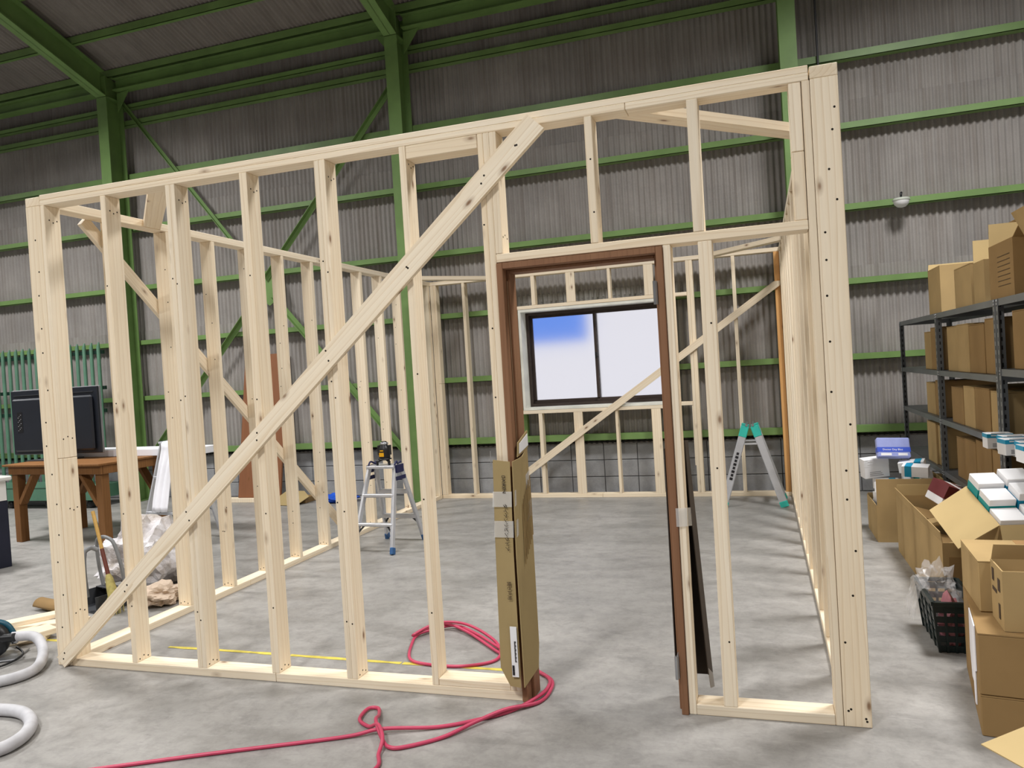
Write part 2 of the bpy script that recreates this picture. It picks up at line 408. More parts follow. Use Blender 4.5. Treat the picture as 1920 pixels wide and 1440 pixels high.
# window in the long wall
wn = bpy.data.objects.new('window_1', None); COL.objects.link(wn); tag(wn, kind='structure'); wn.location = (0,0,0)
mb = MB(); w = .035
mb.box(WX0, WX1, YS-.05, YS+.06, WZ0, WZ0+w, 0).box(WX0, WX1, YS-.05, YS+.06, WZ1-w, WZ1).box(WX0, WX0+w, YS-.05, YS+.06, WZ0+w, WZ1-w).box(WX1-w, WX1, YS-.05, YS+.06, WZ0+w, WZ1-w)
mb.build('window_frame', M_WINF, wn)
xm = (WX0+WX1)/2
for k, (a, b, yy) in enumerate(((WX0+w, xm+.02, YS+.02), (xm-.02, WX1-w, YS-.02))):
    s = .032; mb = MB()
    mb.box(a, b, yy-.013, yy+.013, WZ0+w, WZ0+w+s+.01).box(a, b, yy-.013, yy+.013, WZ1-w-s, WZ1-w).box(a, a+s, yy-.013, yy+.013, WZ0+w+s, WZ1-w-s).box(b-s, b, yy-.013, yy+.013, WZ0+w+s, WZ1-w-s)
    sh = mb.build('sash', M_WINF, wn)
    MB().box(a+s-.004, b-s+.004, yy-.003, yy+.003, WZ0+w+s, WZ1-w-s+.004).build('pane', M_FROST, sh)
    if k == 1: MB().box(a+.004, a+.03, yy-.035, yy-.012, 1.62, 1.69, c=.004).bar((a+.017,yy-.04,1.655),(a+.05,yy-.045,1.63),.012,.01).build('latch', plain('latch_black',(30,28,28),.4), sh)
mb = MB(); yl0 = 5.3985
mb.box(WX0-.03, WX0, yl0, YS-.05, WZ0-.03, WZ1+.03).box(WX1, WX1+.03, yl0, YS-.05, WZ0-.03, WZ1+.03).box(WX0, WX1, yl0, YS-.05, WZ1, WZ1+.03).box(WX0, WX1, yl0, YS-.05, WZ0-.03, WZ0)
mb.build('window_liner', M_LINER, wn)
MB().box(.7, 1.86, 6.30, 6.31, 1.86, 2.7).build('added_blue_sheet', M_BLUESHEET, wn)  # unseen sheet added outside to tint the frosted pane blue at upper left
#PROPS
# ------------------------------------------------------------------ timber room
def timber(P, name, a, b, w, t, wdir, mat=None, c=.0025):
    """rectangular timber from a to b, w along wdir, t across; local z runs along the grain"""
    a = Vector(a); b = Vector(b); z = b-a; L = z.length; z.normalize(); x = Vector(wdir); x = (x-z*x.dot(z)).normalized(); y = z.cross(x)
    vs, fs = chamfer(w, t, L, c); me = bpy.data.meshes.new(name); me.from_pydata(vs, [], fs); me.materials.append(mat or M_WOOD)
    o = link(name, me, None, P); M = Matrix((x, y, z)).transposed().to_4x4(); M.translation = (a+b)/2 - P.location
    o.matrix_local = M; return o
SCREWN = 8
def screws(o, pts, nrm, r=.0042):
    """screw heads on one timber; pts in hall coordinates"""
    P = o.parent; mb = MB(); n = Vector(nrm).normalized(); u = n.orthogonal().normalized(); v = n.cross(u)
    inv = (Matrix.Translation(P.location) @ o.matrix_basis).inverted()
    for p in pts:
        p = Vector(p); ring = [p+n*.0007+(u*math.cos(2*PI*i/SCREWN)+v*math.sin(2*PI*i/SCREWN))*r for i in range(SCREWN)]
        mb.add([inv @ q for q in ring] + [inv @ (q-n*.0015) for q in ring], [tuple(range(SCREWN))]+[(i, (i+1) % SCREWN, SCREWN+(i+1) % SCREWN, SCREWN+i) for i in range(SCREWN)])
    q = mb.build('screw_heads', M_SCREW, o); q['kind'] = 'stuff'; return q
H = 2.69; ZP = 2.63; D = .105
X, Y, Z = (1,0,0), (0,1,0), (0,0,1)
FW = thing('timber_partition', 'pale timber stud wall with the door opening and one long diagonal brace across its face', 'partition', (2.1, .05, 0))
def vstud(P, x0, x1, y0, y1, z0, z1, name='stud', mat=None):
    """upright: the wider side lies along its larger dimension"""
    return timber(P, name, ((x0+x1)/2, (y0+y1)/2, z0), ((x0+x1)/2, (y0+y1)/2, z1), x1-x0, y1-y0, X, mat)
def side_screws(o, x, z0=.06, z1=2.55):
    pts = [(x, .02+.03*i, z0+.012*(i % 2)) for i in range(3)] + [(x, .03+.025*i, z1-.012*(i % 2)) for i in range(3)]
    screws(o, pts, X)
def face_screws(o, x0, x1, zs, y=0.0):
    screws(o, [(x0+(x1-x0)*random.uniform(.25,.75), y, z+random.uniform(-.05,.05)) for z in zs], (0,-1,0))
# plates
timber(FW, 'top_plate', (.107,.0525,2.675), (4.183,.0525,2.675), D, .030, Y)
timber(FW, 'top_plate', (.107,.0525,2.645), (3.44,.0525,2.645), D, .030, Y)
timber(FW, 'top_plate', (3.442,.0525,2.645), (4.183,.0525,2.645), D, .030, Y)
timber(FW, 'sole_plate', (.137,.0525,.0225), (1.47,.0525,.0225), D, .045, Y)
timber(FW, 'sole_plate', (1.472,.0525,.0225), (2.812,.0525,.0225), D, .045, Y)
timber(FW, 'sole_plate', (3.60,.0525,.0225), (4.155,.0525,.0225), D, .045, Y)
timber(FW, 'sole_block', (2.392,.0525,.0625), (2.754,.0525,.0625), D, .034, Y)
# studs
o = vstud(FW, .107, .137, 0, D, 0, 1.19, 'corner_stud'); side_screws(o, .137, .3, .9)
o = vstud(FW, .107, .137, 0, D, 1.192, ZP, 'corner_stud'); side_screws(o, .137, 1.3)
for x0, x1 in ((.54,.575), (.982,1.012), (1.0125,1.042), (1.45,1.495), (1.89,1.9195), (1.92,1.952), (2.356,2.39)):
    o = vstud(FW, x0, x1, 0, D, .045, ZP); side_screws(o, x1); face_screws(o, x0, x1, [.35,.9,1.5,2.1])
o = vstud(FW, 2.755, 2.782, 0, D, .045, ZP, 'king_stud'); face_screws(o, 2.755, 2.782, [2.45,2.2,1.7,1.4])
o = vstud(FW, 2.7825, 2.812, 0, D, .045, ZP, 'king_stud')
timber(FW, 'blocking', (2.392,.0525,2.598), (2.753,.0525,2.598), D, .062, Y, M_WOOD)
o = vstud(FW, 2.8125, 2.846, .0, D, 2.073, ZP, 'cripple_stud'); side_screws(o, 2.846, 2.15)
timber(FW, 'door_header', (2.813,.0525,2.052), (4.154,.0525,2.052), D, .040, Y)
o = vstud(FW, 3.257, 3.292, 0, D, 2.073, ZP, 'cripple_stud'); face_screws(o, 3.257, 3.292, [2.25,2.4])
o = vstud(FW, 3.699, 3.745, 0, D, 2.073, ZP, 'cripple_stud')
o = vstud(FW, 4.106, 4.153, .004, D, 2.073, 2.35, 'cripple_stud'); o = vstud(FW, 4.106, 4.153, .004, D, 2.352, ZP, 'cripple_stud')
o = vstud(FW, 3.567, 3.599, 0, D, 0, 2.031, 'jamb_stud')
o = vstud(FW, 3.714, 3.772, 0, D, .045, 2.031); face_screws(o, 3.714, 3.772, [.3,1.1,1.7])
o = vstud(FW, 4.156, 4.186, 0, D, 0, ZP, 'corner_stud')
# the long diagonal
mb = MB(); mb.prism([(.08,-.03,.001),(.028,-.03,.058),(3.008,-.03,2.672),(3.082,-.03,2.6)], (0,.0295,0))
pts = [Vector(p) for p in mb.v]; cz = sum(pts, Vector())/8; dz = Vector((2.99,0,2.606)).normalized(); dx = Vector((0,-1,0)); dy = dz.cross(dx)
Mx = Matrix((dx, dy, dz)).transposed().to_4x4(); Mx.translation = cz; inv = Mx.inverted()
mb.v = [tuple(inv @ p) for p in pts]; br = mb.build('diagonal_brace', M_WOOD, FW)
Mx.translation = cz-FW.location; br.matrix_local = Mx
sp = []
for x in (.08,.56,1.01,1.47,1.92,2.37,2.78,2.95):
    z = .03+(x-.05)*(2.606/2.99)
    for k in range(2): sp.append((x+random.uniform(-.012,.012), -.03, z+.0+random.uniform(-.03,.03)))
screws(br, sp, (0,-1,0), .005)

# left wall (x 0..0.105)
LW = thing('timber_partition', 'long timber stud wall beside the brown work table with a brace on its outer side', 'partition', (.05, 2.7, 0))
timber(LW, 'top_plate', (.0525,.001,2.6575), (.0525,2.85,2.6575), D, .05, X); timber(LW, 'top_plate', (.0525,2.852,2.6575), (.0525,5.5,2.6575), D, .05, X)
timber(LW, 'sole_plate', (.0525,.107,.0225), (.0525,1.62,.0225), D, .045, X); timber(LW, 'sole_plate', (.0525,1.622,.0225), (.0525,5.395,.0225), D, .045, X)
o = vstud(LW, 0, .105, 0, .03, 0, 2.632, 'corner_stud'); screws(o, [(random.uniform(.03,.08), 0, .25+.17*i+random.uniform(-.04,.04)) for i in range(14)], (0,-1,0), .005)
vstud(LW, 0, .105, .0305, .06, 0, 2.632, 'corner_stud')
for i, (y, t_) in enumerate(((.52,.03),(.97,.034),(1.43,.036),(1.865,.04),(2.305,.036),(2.755,.045),(3.2,.036),(3.65,.05),(4.095,.045),(4.55,.036),(5.0,.036))):
    o = vstud(LW, 0, .105, y, y+t_, .045, 2.632)
    screws(o, [(.02+.03*k, y, .06+.01*(k % 2)) for k in range(3)] + [(random.uniform(.02,.09), y, random.uniform(.3,2.5)) for k in range(6)], (0,-1,0))
for y in (5.33, 5.362): vstud(LW, 0, .105, y, y+.03, .045, 2.632, 'corner_stud')
# outside diagonal
mb = MB(); mb.prism([(-.03,.376,2.6),(-.03,.43,2.655),(-.03,3.3,.105),(-.03,3.25,.047)], (.0295,0,0))
pts = [Vector(p) for p in mb.v]; cz = sum(pts, Vector())/8; dz = Vector((0,2.87,-2.55)).normalized(); dx = Vector((1,0,0)); dy = dz.cross(dx)
Mx = Matrix((dx, dy, dz)).transposed().to_4x4(); Mx.translation = cz; inv = Mx.inverted(); mb.v = [tuple(inv @ p) for p in pts]
br = mb.build('diagonal_brace', M_WOOD, LW); Mx.translation = cz-LW.location; br.matrix_local = Mx

# right wall (x 4.188..4.293)
RX0, RX1 = 4.188, 4.293
RW = thing('timber_partition', 'timber stud wall seen edge on beside the boxes with the tall wide corner post', 'partition', (4.24, 2.7, 0))
xc = (RX0+RX1)/2
timber(RW, 'top_plate', (xc,.0,2.6575), (xc,5.5,2.6575), D, .05, X)
timber(RW, 'sole_plate', (xc,.107,.0225), (xc,5.395,.0225), D, .045, X)
o = vstud(RW, RX0, RX1, 0, .034, 0, 2.632, 'corner_post')
screws(o, [(RX0+random.choice((.025,.06,.08))+random.uniform(-.008,.008), 0, z+random.uniform(-.03,.03)) for z in (.03,.045,.05,.1,.35,.55,.75,.95,1.05,1.25,1.35,1.6,1.75,1.9,2.0,2.15,2.25,2.4,2.5)], (0,-1,0), .0048)
vstud(RW, RX0, RX1, .035, .105, 0, 2.632, 'corner_post')
for i, y in enumerate((.49,.917,1.362,1.80,2.25,2.685,3.127,3.576,4.03,4.45,4.85)):
    o = vstud(RW, RX0, RX1, y, y+(.036 if i % 2 else .05), .045, 2.632)
    screws(o, [(RX0+random.uniform(.02,.08), y, random.uniform(.2,2.5)) for k in range(3)], (0,-1,0))
for y in (5.33, 5.362): vstud(RW, RX0, RX1, y, y+.03, .045, 2.632, 'corner_stud', M_WOODO if y > 5.35 else None)

# back wall (y 5.398..5.503)
BW = thing('timber_partition', 'timber stud wall framed around the frosted window with a brace crossing it', 'partition', (2.1, 5.45, 0))
B0, B1 = 5.398, 5.503
def bst(x0, x1, z0, z1, name='stud', mat=None, y1=B1): return vstud(BW, x0, x1, B0, y1, z0, z1, name, mat)
timber(BW, 'top_plate', (.107,5.45,2.6575), (2.2,5.45,2.6575), D, .045, Y); timber(BW, 'top_plate', (2.202,5.45,2.6575), (4.186,5.45,2.6575), D, .045, Y)
timber(BW, 'sole_plate', (.107,5.45,.0225), (2.12,5.45,.0225), D, .045, Y, M_WOOD); timber(BW, 'sole_plate', (2.122,5.45,.0225), (4.186,5.45,.0225), D, .045, Y)
bst(.107,.15,.045,2.634,'corner_stud'); bst(.151,.185,.045,1.42,'corner_stud'); bst(.151,.185,1.422,2.634,'corner_stud', M_WOOD)
bst(.525,.562,.045,2.634)
bst(1.172,1.216,1.075,2.205,'window_stud'); bst(2.985,3.02,.045,2.634,'window_stud')
timber(BW, 'window_header', (1.165,5.45,2.268), (2.984,5.45,2.268), D, .04, Y); timber(BW, 'window_sill', (1.165,5.45,1.022), (2.984,5.45,1.022), D, .04, Y)
timber(BW, 'blocking', (3.021,5.45,2.268), (3.2,5.45,2.268), D, .04, Y); timber(BW, 'blocking', (3.021,5.45,1.045), (3.2,5.45,1.045), D, .04, Y)
timber(BW, 'blocking', (1.151,5.45,1.62), (1.171,5.45,1.62), D, .035, Y)
bst(1.115,1.15,.045,2.634,'window_stud')
for x0, x1 in ((1.404,1.448), (1.83,1.935), (2.32,2.352), (2.735,2.84)):
    y1 = B1 if x1-x0 < .06 else B0+.03
    bst(x0, x1, 2.289, 2.634, 'cripple_stud', y1=y1); bst(x0, x1, .045, 1.001, 'cripple_stud', y1=y1)
bst(3.201,3.236,.045,2.634); bst(3.237,3.275,.045,2.634)
bst(3.19,3.2,.35,1.02,'packing_strip'); bst(3.69,3.728,.045,2.634); bst(4.13,4.186,.045,2.634,'corner_stud', M_WOODO)
mb = MB(); mb.prism([(.88,5.368,.02),(.83,5.368,.085),(4.12,5.368,2.316),(4.184,5.368,2.316),(4.184,5.368,2.27)], (0,.0295,0))
pts = [Vector(p) for p in mb.v]; cz = sum(pts, Vector())/len(pts); dz = Vector((3.3,0,2.25)).normalized(); dx = Vector((0,-1,0)); dy = dz.cross(dx)
Mx = Matrix((dx, dy, dz)).transposed().to_4x4(); Mx.translation = cz; inv = Mx.inverted(); mb.v = [tuple(inv @ p) for p in pts]
br = mb.build('diagonal_brace', M_WOOD, BW); Mx.translation = cz-BW.location; br.matrix_local = Mx
# flat corner ties between the plates
def tie(P, pl, z0=2.638, z1=2.682):
    mb = MB(); c = sum((Vector((x, y, 0)) for x, y in pl), Vector())/len(pl)
    # grain along the longest side
    e = Vector((pl[3][0]-pl[0][0], pl[3][1]-pl[0][1], 0)).normalized(); dx = Vector((0,0,1)); dy = e.cross(dx)
    Mx = Matrix((dx, dy, e)).transposed().to_4x4(); Mx.translation = c; inv = Mx.inverted()
    mb.prism([(x, y, z0) for x, y in pl], (0,0,z1-z0)); mb.v = [tuple(inv @ Vector(v)) for v in mb.v]
    o = mb.build('corner_tie', M_WOOD, P); Mx.translation = c-P.location; o.matrix_local = Mx
tie(FW, [(.775,.106),(.925,.106),(.106,.925),(.106,.775)])
tie(FW, [(3.36,.106),(3.51,.106),(4.187,.80),(4.187,.95)][::1])
tie(BW, [(.78,5.397),(.92,5.397),(.106,4.60),(.106,4.74)])
tie(BW, [(3.52,5.397),(3.37,5.397),(4.187,4.58),(4.187,4.73)])
# ------------------------------------------------------------------ more materials
M_CARD = plain('cardboard', (176,150,106), .85, 0, .10, 3, .15)
M_CARD2 = plain('cardboard_dark', (150,122,82), .85, 0, .10, 3, .15)
M_CARD3 = plain('cardboard_olive', (166,146,104), .85, 0, .08, 3, .15)
M_CARDIN = plain('cardboard_inside', (194,171,124), .85, 0, .06, 3, .15)
M_PRINT = plain('dark_print', (74,58,44), .8); M_INK = plain('black_ink', (28,26,30), .7)
M_WHITE = plain('white_carton', (236,236,238), .5, 0, .03); M_TEAL = plain('teal_print', (24,150,150), .5, 0, .06)
M_TEAL2 = plain('blue_teal_print', (20,150,190), .5, 0, .06); M_BLUEP = plain('blue_print', (60,86,190), .45); M_LILAC = plain('lilac_print', (150,160,214), .45)
M_MAROON = plain('maroon_print', (110,48,52), .5); M_GREYP = plain('grey_print', (150,150,154), .6)
M_BLACK = plain('black_plastic', (24,25,28), .4, 0, .1, 6, .5); M_TV = plain('tv_back', (30,34,42), .38, 0, .1, 4, .5)
M_NAVY = plain('navy_cabinet', (22,26,44), .5); M_MARB = plain('white_top', (222,220,216), .35, 0, .05, 3)
M_DGREEN = plain('dark_green_steel', (84,124,102), .5); M_CRATE = plain('dark_green_plastic', (18,34,34), .4, 0, .1, 6, .5)
M_BLUE = plain('blue_tarp', (24,84,200), .5); M_RED = plain('pink_hose', (196,66,98), .4, 0, .06, 12, .5)
M_HOSE = plain('grey_hose', (196,196,200), .6, 0, .08, 20); M_YEL = plain('yellow_tape', (206,190,84), .6, 0, .2, 20)
M_YEL2 = plain('yellow_label', (226,166,20), .5); M_LTEAL = plain('ladder_teal', (60,196,180), .4)
M_BLUEFOOT = plain('blue_foot', (50,92,140), .5); M_DKBLUE = plain('dark_blue_strap', (34,36,78), .6)
M_GREYPL = plain('grey_plastic', (126,128,130), .5); M_DKGREY = plain('dark_grey_plastic', (58,60,64), .5)
M_BAMBOO = plain('bamboo', (196,156,82), .5, 0, .12, 30); M_STRAW = plain('straw', (176,164,100), .8, 0, .2, 40)
M_SAWT = plain('saw_teal', (28,78,96), .4); M_FOAM = plain('white_foam', (238,240,246), .6, 0, .02); M_CLOTH = plain('white_cloth', (236,236,242), .8, 0, .03)
M_METAL = plain('bright_metal', (176,178,182), .3, .8)
t = NT('clear_tape'); M_TAPE = t.set((.86,.86,.84,1), .25, 0, .5, Alpha=.3)
t = NT('clear_film'); M_FILM = t.set((.95,.95,.97,1), .12, 0, .6, Alpha=.2)
t = NT('foil_bag'); v = t.tex('Object')
c = t.ramp(t.noise(v, 5, 4, .6), [(.35, lin((188,178,170))), (.5, lin((226,222,224))), (.62, lin((240,238,242)))])
t.bump(t.noise(v, 22, 6, .7), .8, .03); M_FOIL = t.set(c, .35, .15, .6)

# ------------------------------------------------------------------ door frame in the opening
DF = thing('door_frame', 'brown laminated door frame standing in the doorway of the timber room', 'door frame', (3.18, .06, 0))
def dbox(name, x0, x1, y0, y1, z0, z1, mat=M_DOOR, parent=None):
    vs, fs = chamfer(x1-x0, y1-y0, z1-z0, .002); par = parent or DF
    return pydata(name, vs, fs, mat, par, ((x0+x1)/2-3.18, (y0+y1)/2-.06, (z0+z1)/2))
for a, b, s in ((2.8135, 2.843, 1), (3.537, 3.566, -1)):
    j = dbox('jamb', a, b, -.012, .135, 0, 2.028)
    e = b if s > 0 else a
    q = dbox('door_stop', min(e, e+s*.014), max(e, e+s*.014), .045, .135, 0, 2.0)
    dbox('seal_strip', min(e+s*.0005, e+s*.004), max(e+s*.0005, e+s*.004), .036, .0445, .1, 1.95, plain('pale_seal', (150,120,90), .6))
dbox('head_jamb', 2.8435, 3.5365, -.012, .135, 2.0, 2.028); dbox('door_stop', 2.858, 3.522, .045, .135, 1.986, 1.9995)
for z in (1.78, .16):
    h = dbox('hinge', 3.5285, 3.5368, -.022, .03, z, z+.1, M_METAL)
    MB().tube([(3.527-3.18,-.026-.06,z),(3.527-3.18,-.026-.06,z+.1)], .0075).build('hinge_barrel', M_METAL, DF)

# cardboard sleeve taped round the left jamb
CS = thing('cardboard_sleeve', 'brown printed cardboard sleeve taped around the door jamb', 'cardboard', (2.79, .05, 0))
def sleeve_panel(name, pts, nrm_off, mat=M_CARD3):
    mb = MB(); o = Vector((2.79-(.007 if nrm_off[0] and pts[0][0] > 2.8 else 0),.05,0)); mb.prism([Vector(p)-o for p in pts], nrm_off); return mb.build(name, mat, CS)
sleeve_panel('front_panel', [(2.748,-.035,1.13),(2.832,-.042,1.12),(2.826,-.05,.7),(2.828,-.062,.25),(2.826,-.06,.088),(2.772,-.052,.09),(2.728,-.045,.17),(2.732,-.043,.45),(2.738,-.04,.8)], (0,.004,0))
sleeve_panel('side_panel', [(2.834,-.04,1.12),(2.862,.02,1.135),(2.864,.10,1.17),(2.868,.095,.7),(2.872,.075,.25),(2.868,.06,.14),(2.832,-.055,.088),(2.833,-.058,.25),(2.829,-.048,.7)], (.004,0,0))
sleeve_panel('top_tab', [(2.846,.0,1.135),(2.868,.1,1.17),(2.869,.1,1.25),(2.848,.01,1.2)], (.004,0,0))
sleeve_panel('white_label', [(2.854,.015,1.15),(2.873,.095,1.18),(2.8735,.092,1.235),(2.855,.02,1.195)], (.002,0,0), M_WHITE)
sleeve_panel('left_panel', [(2.746,-.034,1.12),(2.746,-.002,1.12),(2.728,-.002,.2),(2.727,-.044,.2)], (.003,0,0))
sleeve_panel('clip', [(2.728,-.012,1.17),(2.736,-.03,1.17),(2.736,-.03,1.1),(2.728,-.012,1.1)], (.003,0,0), M_METAL)
for z0, z1 in ((.915,.985), (.775,.85)):
    sleeve_panel('tape', [(2.737,-.0475,z0),(2.832,-.053,z0),(2.834,-.0485,z1),(2.741,-.044,z1)], (0,.001,0), M_TAPE)
    sleeve_panel('tape', [(2.8375,-.045,z0),(2.8735,.097,z0+.08),(2.8725,.099,z1+.08),(2.8395,-.04,z1)], (.001,0,0), M_TAPE)
def text_mesh(name, s, size, mat, parent, M, ext=.0006):
    cu = bpy.data.curves.new(name, 'FONT'); cu.body = s; cu.size = size; cu.extrude = ext; cu.align_x = 'LEFT'; cu.resolution_u = 2
    o = bpy.data.objects.new(name, cu); COL.objects.link(o)
    dg = bpy.context.evaluated_depsgraph_get(); dg.update(); me = bpy.data.meshes.new_from_object(o.evaluated_get(dg)); bpy.data.objects.remove(o); bpy.data.curves.remove(cu)
    me.materials.clear(); me.materials.append(mat); q = link(name, me, None, parent); q.matrix_local = M; return q
def rotM(x, y, loc):
    x = Vector(x).normalized(); y = Vector(y); y = (y-x*y.dot(x)).normalized(); z = x.cross(y)
    M = Matrix((x, y, z)).transposed().to_4x4(); M.translation = Vector(loc); return M
# lettering runs down the sleeve
for s, sz, x, y, z in (('DAIKEN', .023, 2.79, -.0475, 1.06), ('\u30c0\u30a4\u30b1\u30f3\u30ea\u30d3\u30f3\u30b0\u30c9\u30a2', .0215, 2.792, -.0525, .93), ('\u958b\u304d\u6238\u7528', .021, 2.79, -.0585, .575)):
    text_mesh('lettering', s, sz, M_PRINT if sz < .0212 else M_INK, CS, rotM((.0, -.02, -1), (1,0,0), Vector((x, y, z))-CS.location))
sleeve_panel('barcode_label', [(2.79,-.064,.37),(2.822,-.066,.37),(2.822,-.069,.14),(2.79,-.067,.14)], (0,.002,0), M_WHITE)
mb = MB(); 
for i in range(16):
    zz = .3-.006*i; mb.box(2.808-2.79, 2.816-2.79-(.003 if i % 3 else 0), -.0705-.05, -.0665-.05, zz, zz+.003)
for i in range(9):
    zz = .19-.005*i; mb.box(2.793-2.79, 2.803-2.79, -.0712-.05, -.0672-.05, zz, zz+.0025)
q = mb.build('barcode', M_INK, CS); q['kind'] = 'stuff'
mb = MB()
for i in range(7):
    y = .005+.012*i; x = 2.8425+(y+.048)*.273+.0065-2.79; z = .64+.02*i
    mb.prism([(x, y-.05, z), (x+.0016, y-.044, z), (x+.0016, y-.044, z+.28), (x, y-.05, z+.28)], (.001,0,0))
q = mb.build('fine_print', plain('fine_print', (140,116,74), .85), CS); q['kind'] = 'stuff'

# cardboard wrap on the room side of the right jamb
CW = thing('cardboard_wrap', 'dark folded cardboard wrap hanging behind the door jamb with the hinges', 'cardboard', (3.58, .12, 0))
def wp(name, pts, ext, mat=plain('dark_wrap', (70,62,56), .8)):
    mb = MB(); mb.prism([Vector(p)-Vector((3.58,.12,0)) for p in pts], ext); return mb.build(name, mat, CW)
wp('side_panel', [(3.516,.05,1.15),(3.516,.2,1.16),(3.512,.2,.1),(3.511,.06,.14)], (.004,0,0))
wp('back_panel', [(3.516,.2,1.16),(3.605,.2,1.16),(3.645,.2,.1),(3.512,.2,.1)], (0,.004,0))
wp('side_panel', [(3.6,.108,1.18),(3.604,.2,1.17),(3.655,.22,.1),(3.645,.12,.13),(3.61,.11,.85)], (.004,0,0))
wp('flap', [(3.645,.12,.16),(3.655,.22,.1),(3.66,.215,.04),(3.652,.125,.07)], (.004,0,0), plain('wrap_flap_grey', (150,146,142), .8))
wp('tape', [(3.56,-.0155,.82),(3.605,-.004,.82),(3.607,-.004,.9),(3.56,-.0155,.9)], (0,.001,0), M_TAPE)
wp('tape', [(3.6015,-.003,.82),(3.6135,.11,.8),(3.6115,.11,.88),(3.6015,-.003,.9)], (.001,0,0), M_TAPE)

# ------------------------------------------------------------------ step ladders
def stepladder(name, label, loc, rz, h, wt, wb, spread, nstep, capm, footm, strap=False, tops=True, rw=.042):
    T = thing(name, label, 'ladder', loc, rz)
    q = lambda side, fb, z: Vector(((wt/2+(wb-wt)/2*(1-z/h))*side, fb*(.05+(spread/2-.05)*(1-z/h)), z))
    for fb in (-1, 1):
        for s in (-1, 1):
            a, b = q(s, fb, .04), q(s, fb, h); mb = MB(); mb.bar(a, b, .022, rw, (0,1,0), c=.003)
            mb.bar(a+Vector((-s*.012,0,0)), b+Vector((-s*.012,0,0)), .004, rw+.008, (0,1,0)); mb.build('rail', M_ALU, T)
            MB().bar(q(s, fb, 0.002), q(s, fb, .06), .032, rw+.012, (0,1,0), c=.005).build('foot', footm, T)
            if capm: MB().bar(q(s, fb, h-.09), q(s, fb, h+.02), .03, rw+.01, (0,1,0), c=.006).build('hinge_cap', capm, T)
            if strap: pass
        for k in range(nstep):
            z = h*(k+1)/(nstep+1); a, b = q(-1, fb, z), q(1, fb, z)
            MB().bar(a, b, .05, .024, (0,0,1), c=.003).bar(a+Vector((0,fb*-.02,-.014)), b+Vector((0,fb*-.02,-.014)), .008, .02, (0,0,1)).build('step', M_ALU, T)
            if k == 0:
                for s in (-1, 1):
                    a = q(s, fb, z); MB().bar(a+Vector((-s*.06,0,-.012)), q(s, fb, z-.07)+Vector((-s*.012,0,0)), .016, .006, (0,1,0)).build('stay', M_DKGREY, T)
    if tops:
        MB().box(-wt/2-.008, wt/2+.008, -.095, .095, h-.012, h+.012, c=.004).build('top_plate', M_ALU, T)
        for s in (-1, 1): MB().bar((s*(wt/2+.014), -.075, h-.02), (s*(wt/2+.014), .075, h-.02), .004, .07, (0,0,1)).build('hinge_plate', capm or M_DKBLUE, T)
    else:
        for s in (-1, 1):
            for yy in (-.03, .03): MB().tube([(s*(wt/2-.01), yy, h+.03), (s*(wt/2+.02), yy, h+.03)], .013).build('hinge_pin', M_METAL, T)
            MB().bar(q(s,-1,h*.8), q(s,1,h*.8), .008, .018, (0,0,1)).build('spreader', M_ALU, T)
    if strap:
        for s in (-1, 1):
            a = q(s, -1, h*.86)+Vector((s*.016,0,0)); b = q(s, 1, h*.86)+Vector((s*.016,0,0)); MB().bar(a, b, .004, .035, (0,0,1)).build('strap', M_DKBLUE, T)
            z = h*.97; MB().bar(q(s,-1,z)+Vector((s*.016,0,0)), q(s,1,z)+Vector((s*.016,0,0)), .006, .07, (0,0,1)).build('hinge_cover', M_DKBLUE, T)
            MB().tube(spline([(s*(wt/2), -.06, h+.015), (s*(wt/2), -.02, h+.045), (s*(wt/2-.02), .03, h+.02), (s*(wt/2), .06, h+.035)], 4), .008).build('hook_strap', M_DKBLUE, T)
    return T
stepladder('stepladder', 'aluminium stepladder with dark blue straps and feet carrying the laser level', (.64,2.92,0), -.06, .735, .27, .40, .60, 2, None, M_BLUEFOOT, True)
T = stepladder('stepladder', 'aluminium stepladder with teal hinge caps and teal feet near the window wall', (3.80,4.97,0), PI/2, .80, .30, .44, .60, 2, M_LTEAL, M_LTEAL, False, False, .07)
ql = lambda z: Vector((-(.15+.07*(1-z/.8))-.0135, .05+.25*(1-z/.8), z)); mb = MB()
for i in range(8):
    z = .28+.036*i; mb.bar(ql(z), ql(z+.024), .003, .03-.006*(i % 2), (0,1,0))
q = mb.build('rail_lettering', M_INK, T); q['kind'] = 'stuff'
T = stepladder('stepladder', 'aluminium stepladder with a white cloth on it beside the brown table', (-1.72,2.98,0), -.15, 1.02, .30, .46, .62, 2, None, M_DKGREY)
# cloth hung over the top of the third ladder, down in front of its steps
prof = [(.06,1.037),(-.03,1.037),(-.10,1.036),(-.126,1.015)]
for k in range(1, 15):
    z = 1.015-.655*k/14; prof.append((-(.05+.26*(1-z/1.02))-.05-.012*max(0, 1-k/3), z))
vs = []; fs = []; nu, nv = 14, len(prof)-1
for i in range(nu+1):
    u = i/nu
    for j, (y, z) in enumerate(prof):
        w_ = j/nv; fold = .011*(1+math.cos(u*15+w_*1.5))*min(1, max(0, (j-3)/4)) if j > 3 else 0
        vs.append((-.075+.19*u+.012*math.sin(6*w_+2*u)*w_, y-fold, z))
for i in range(nu):
    for j in range(nv): a = i*(nv+1)+j; fs.append((a, a+1, a+nv+2, a+nv+1))
o = pydata('cloth', vs, fs, M_CLOTH, None, (-1.72,2.98,0), (0,0,-.15), True); sm_ = o.modifiers.new('s', 'SOLIDIFY'); sm_.thickness = .004; sm_.offset = 0
tag(o, 'white cloth draped over the stepladder beside the brown table', 'cloth')

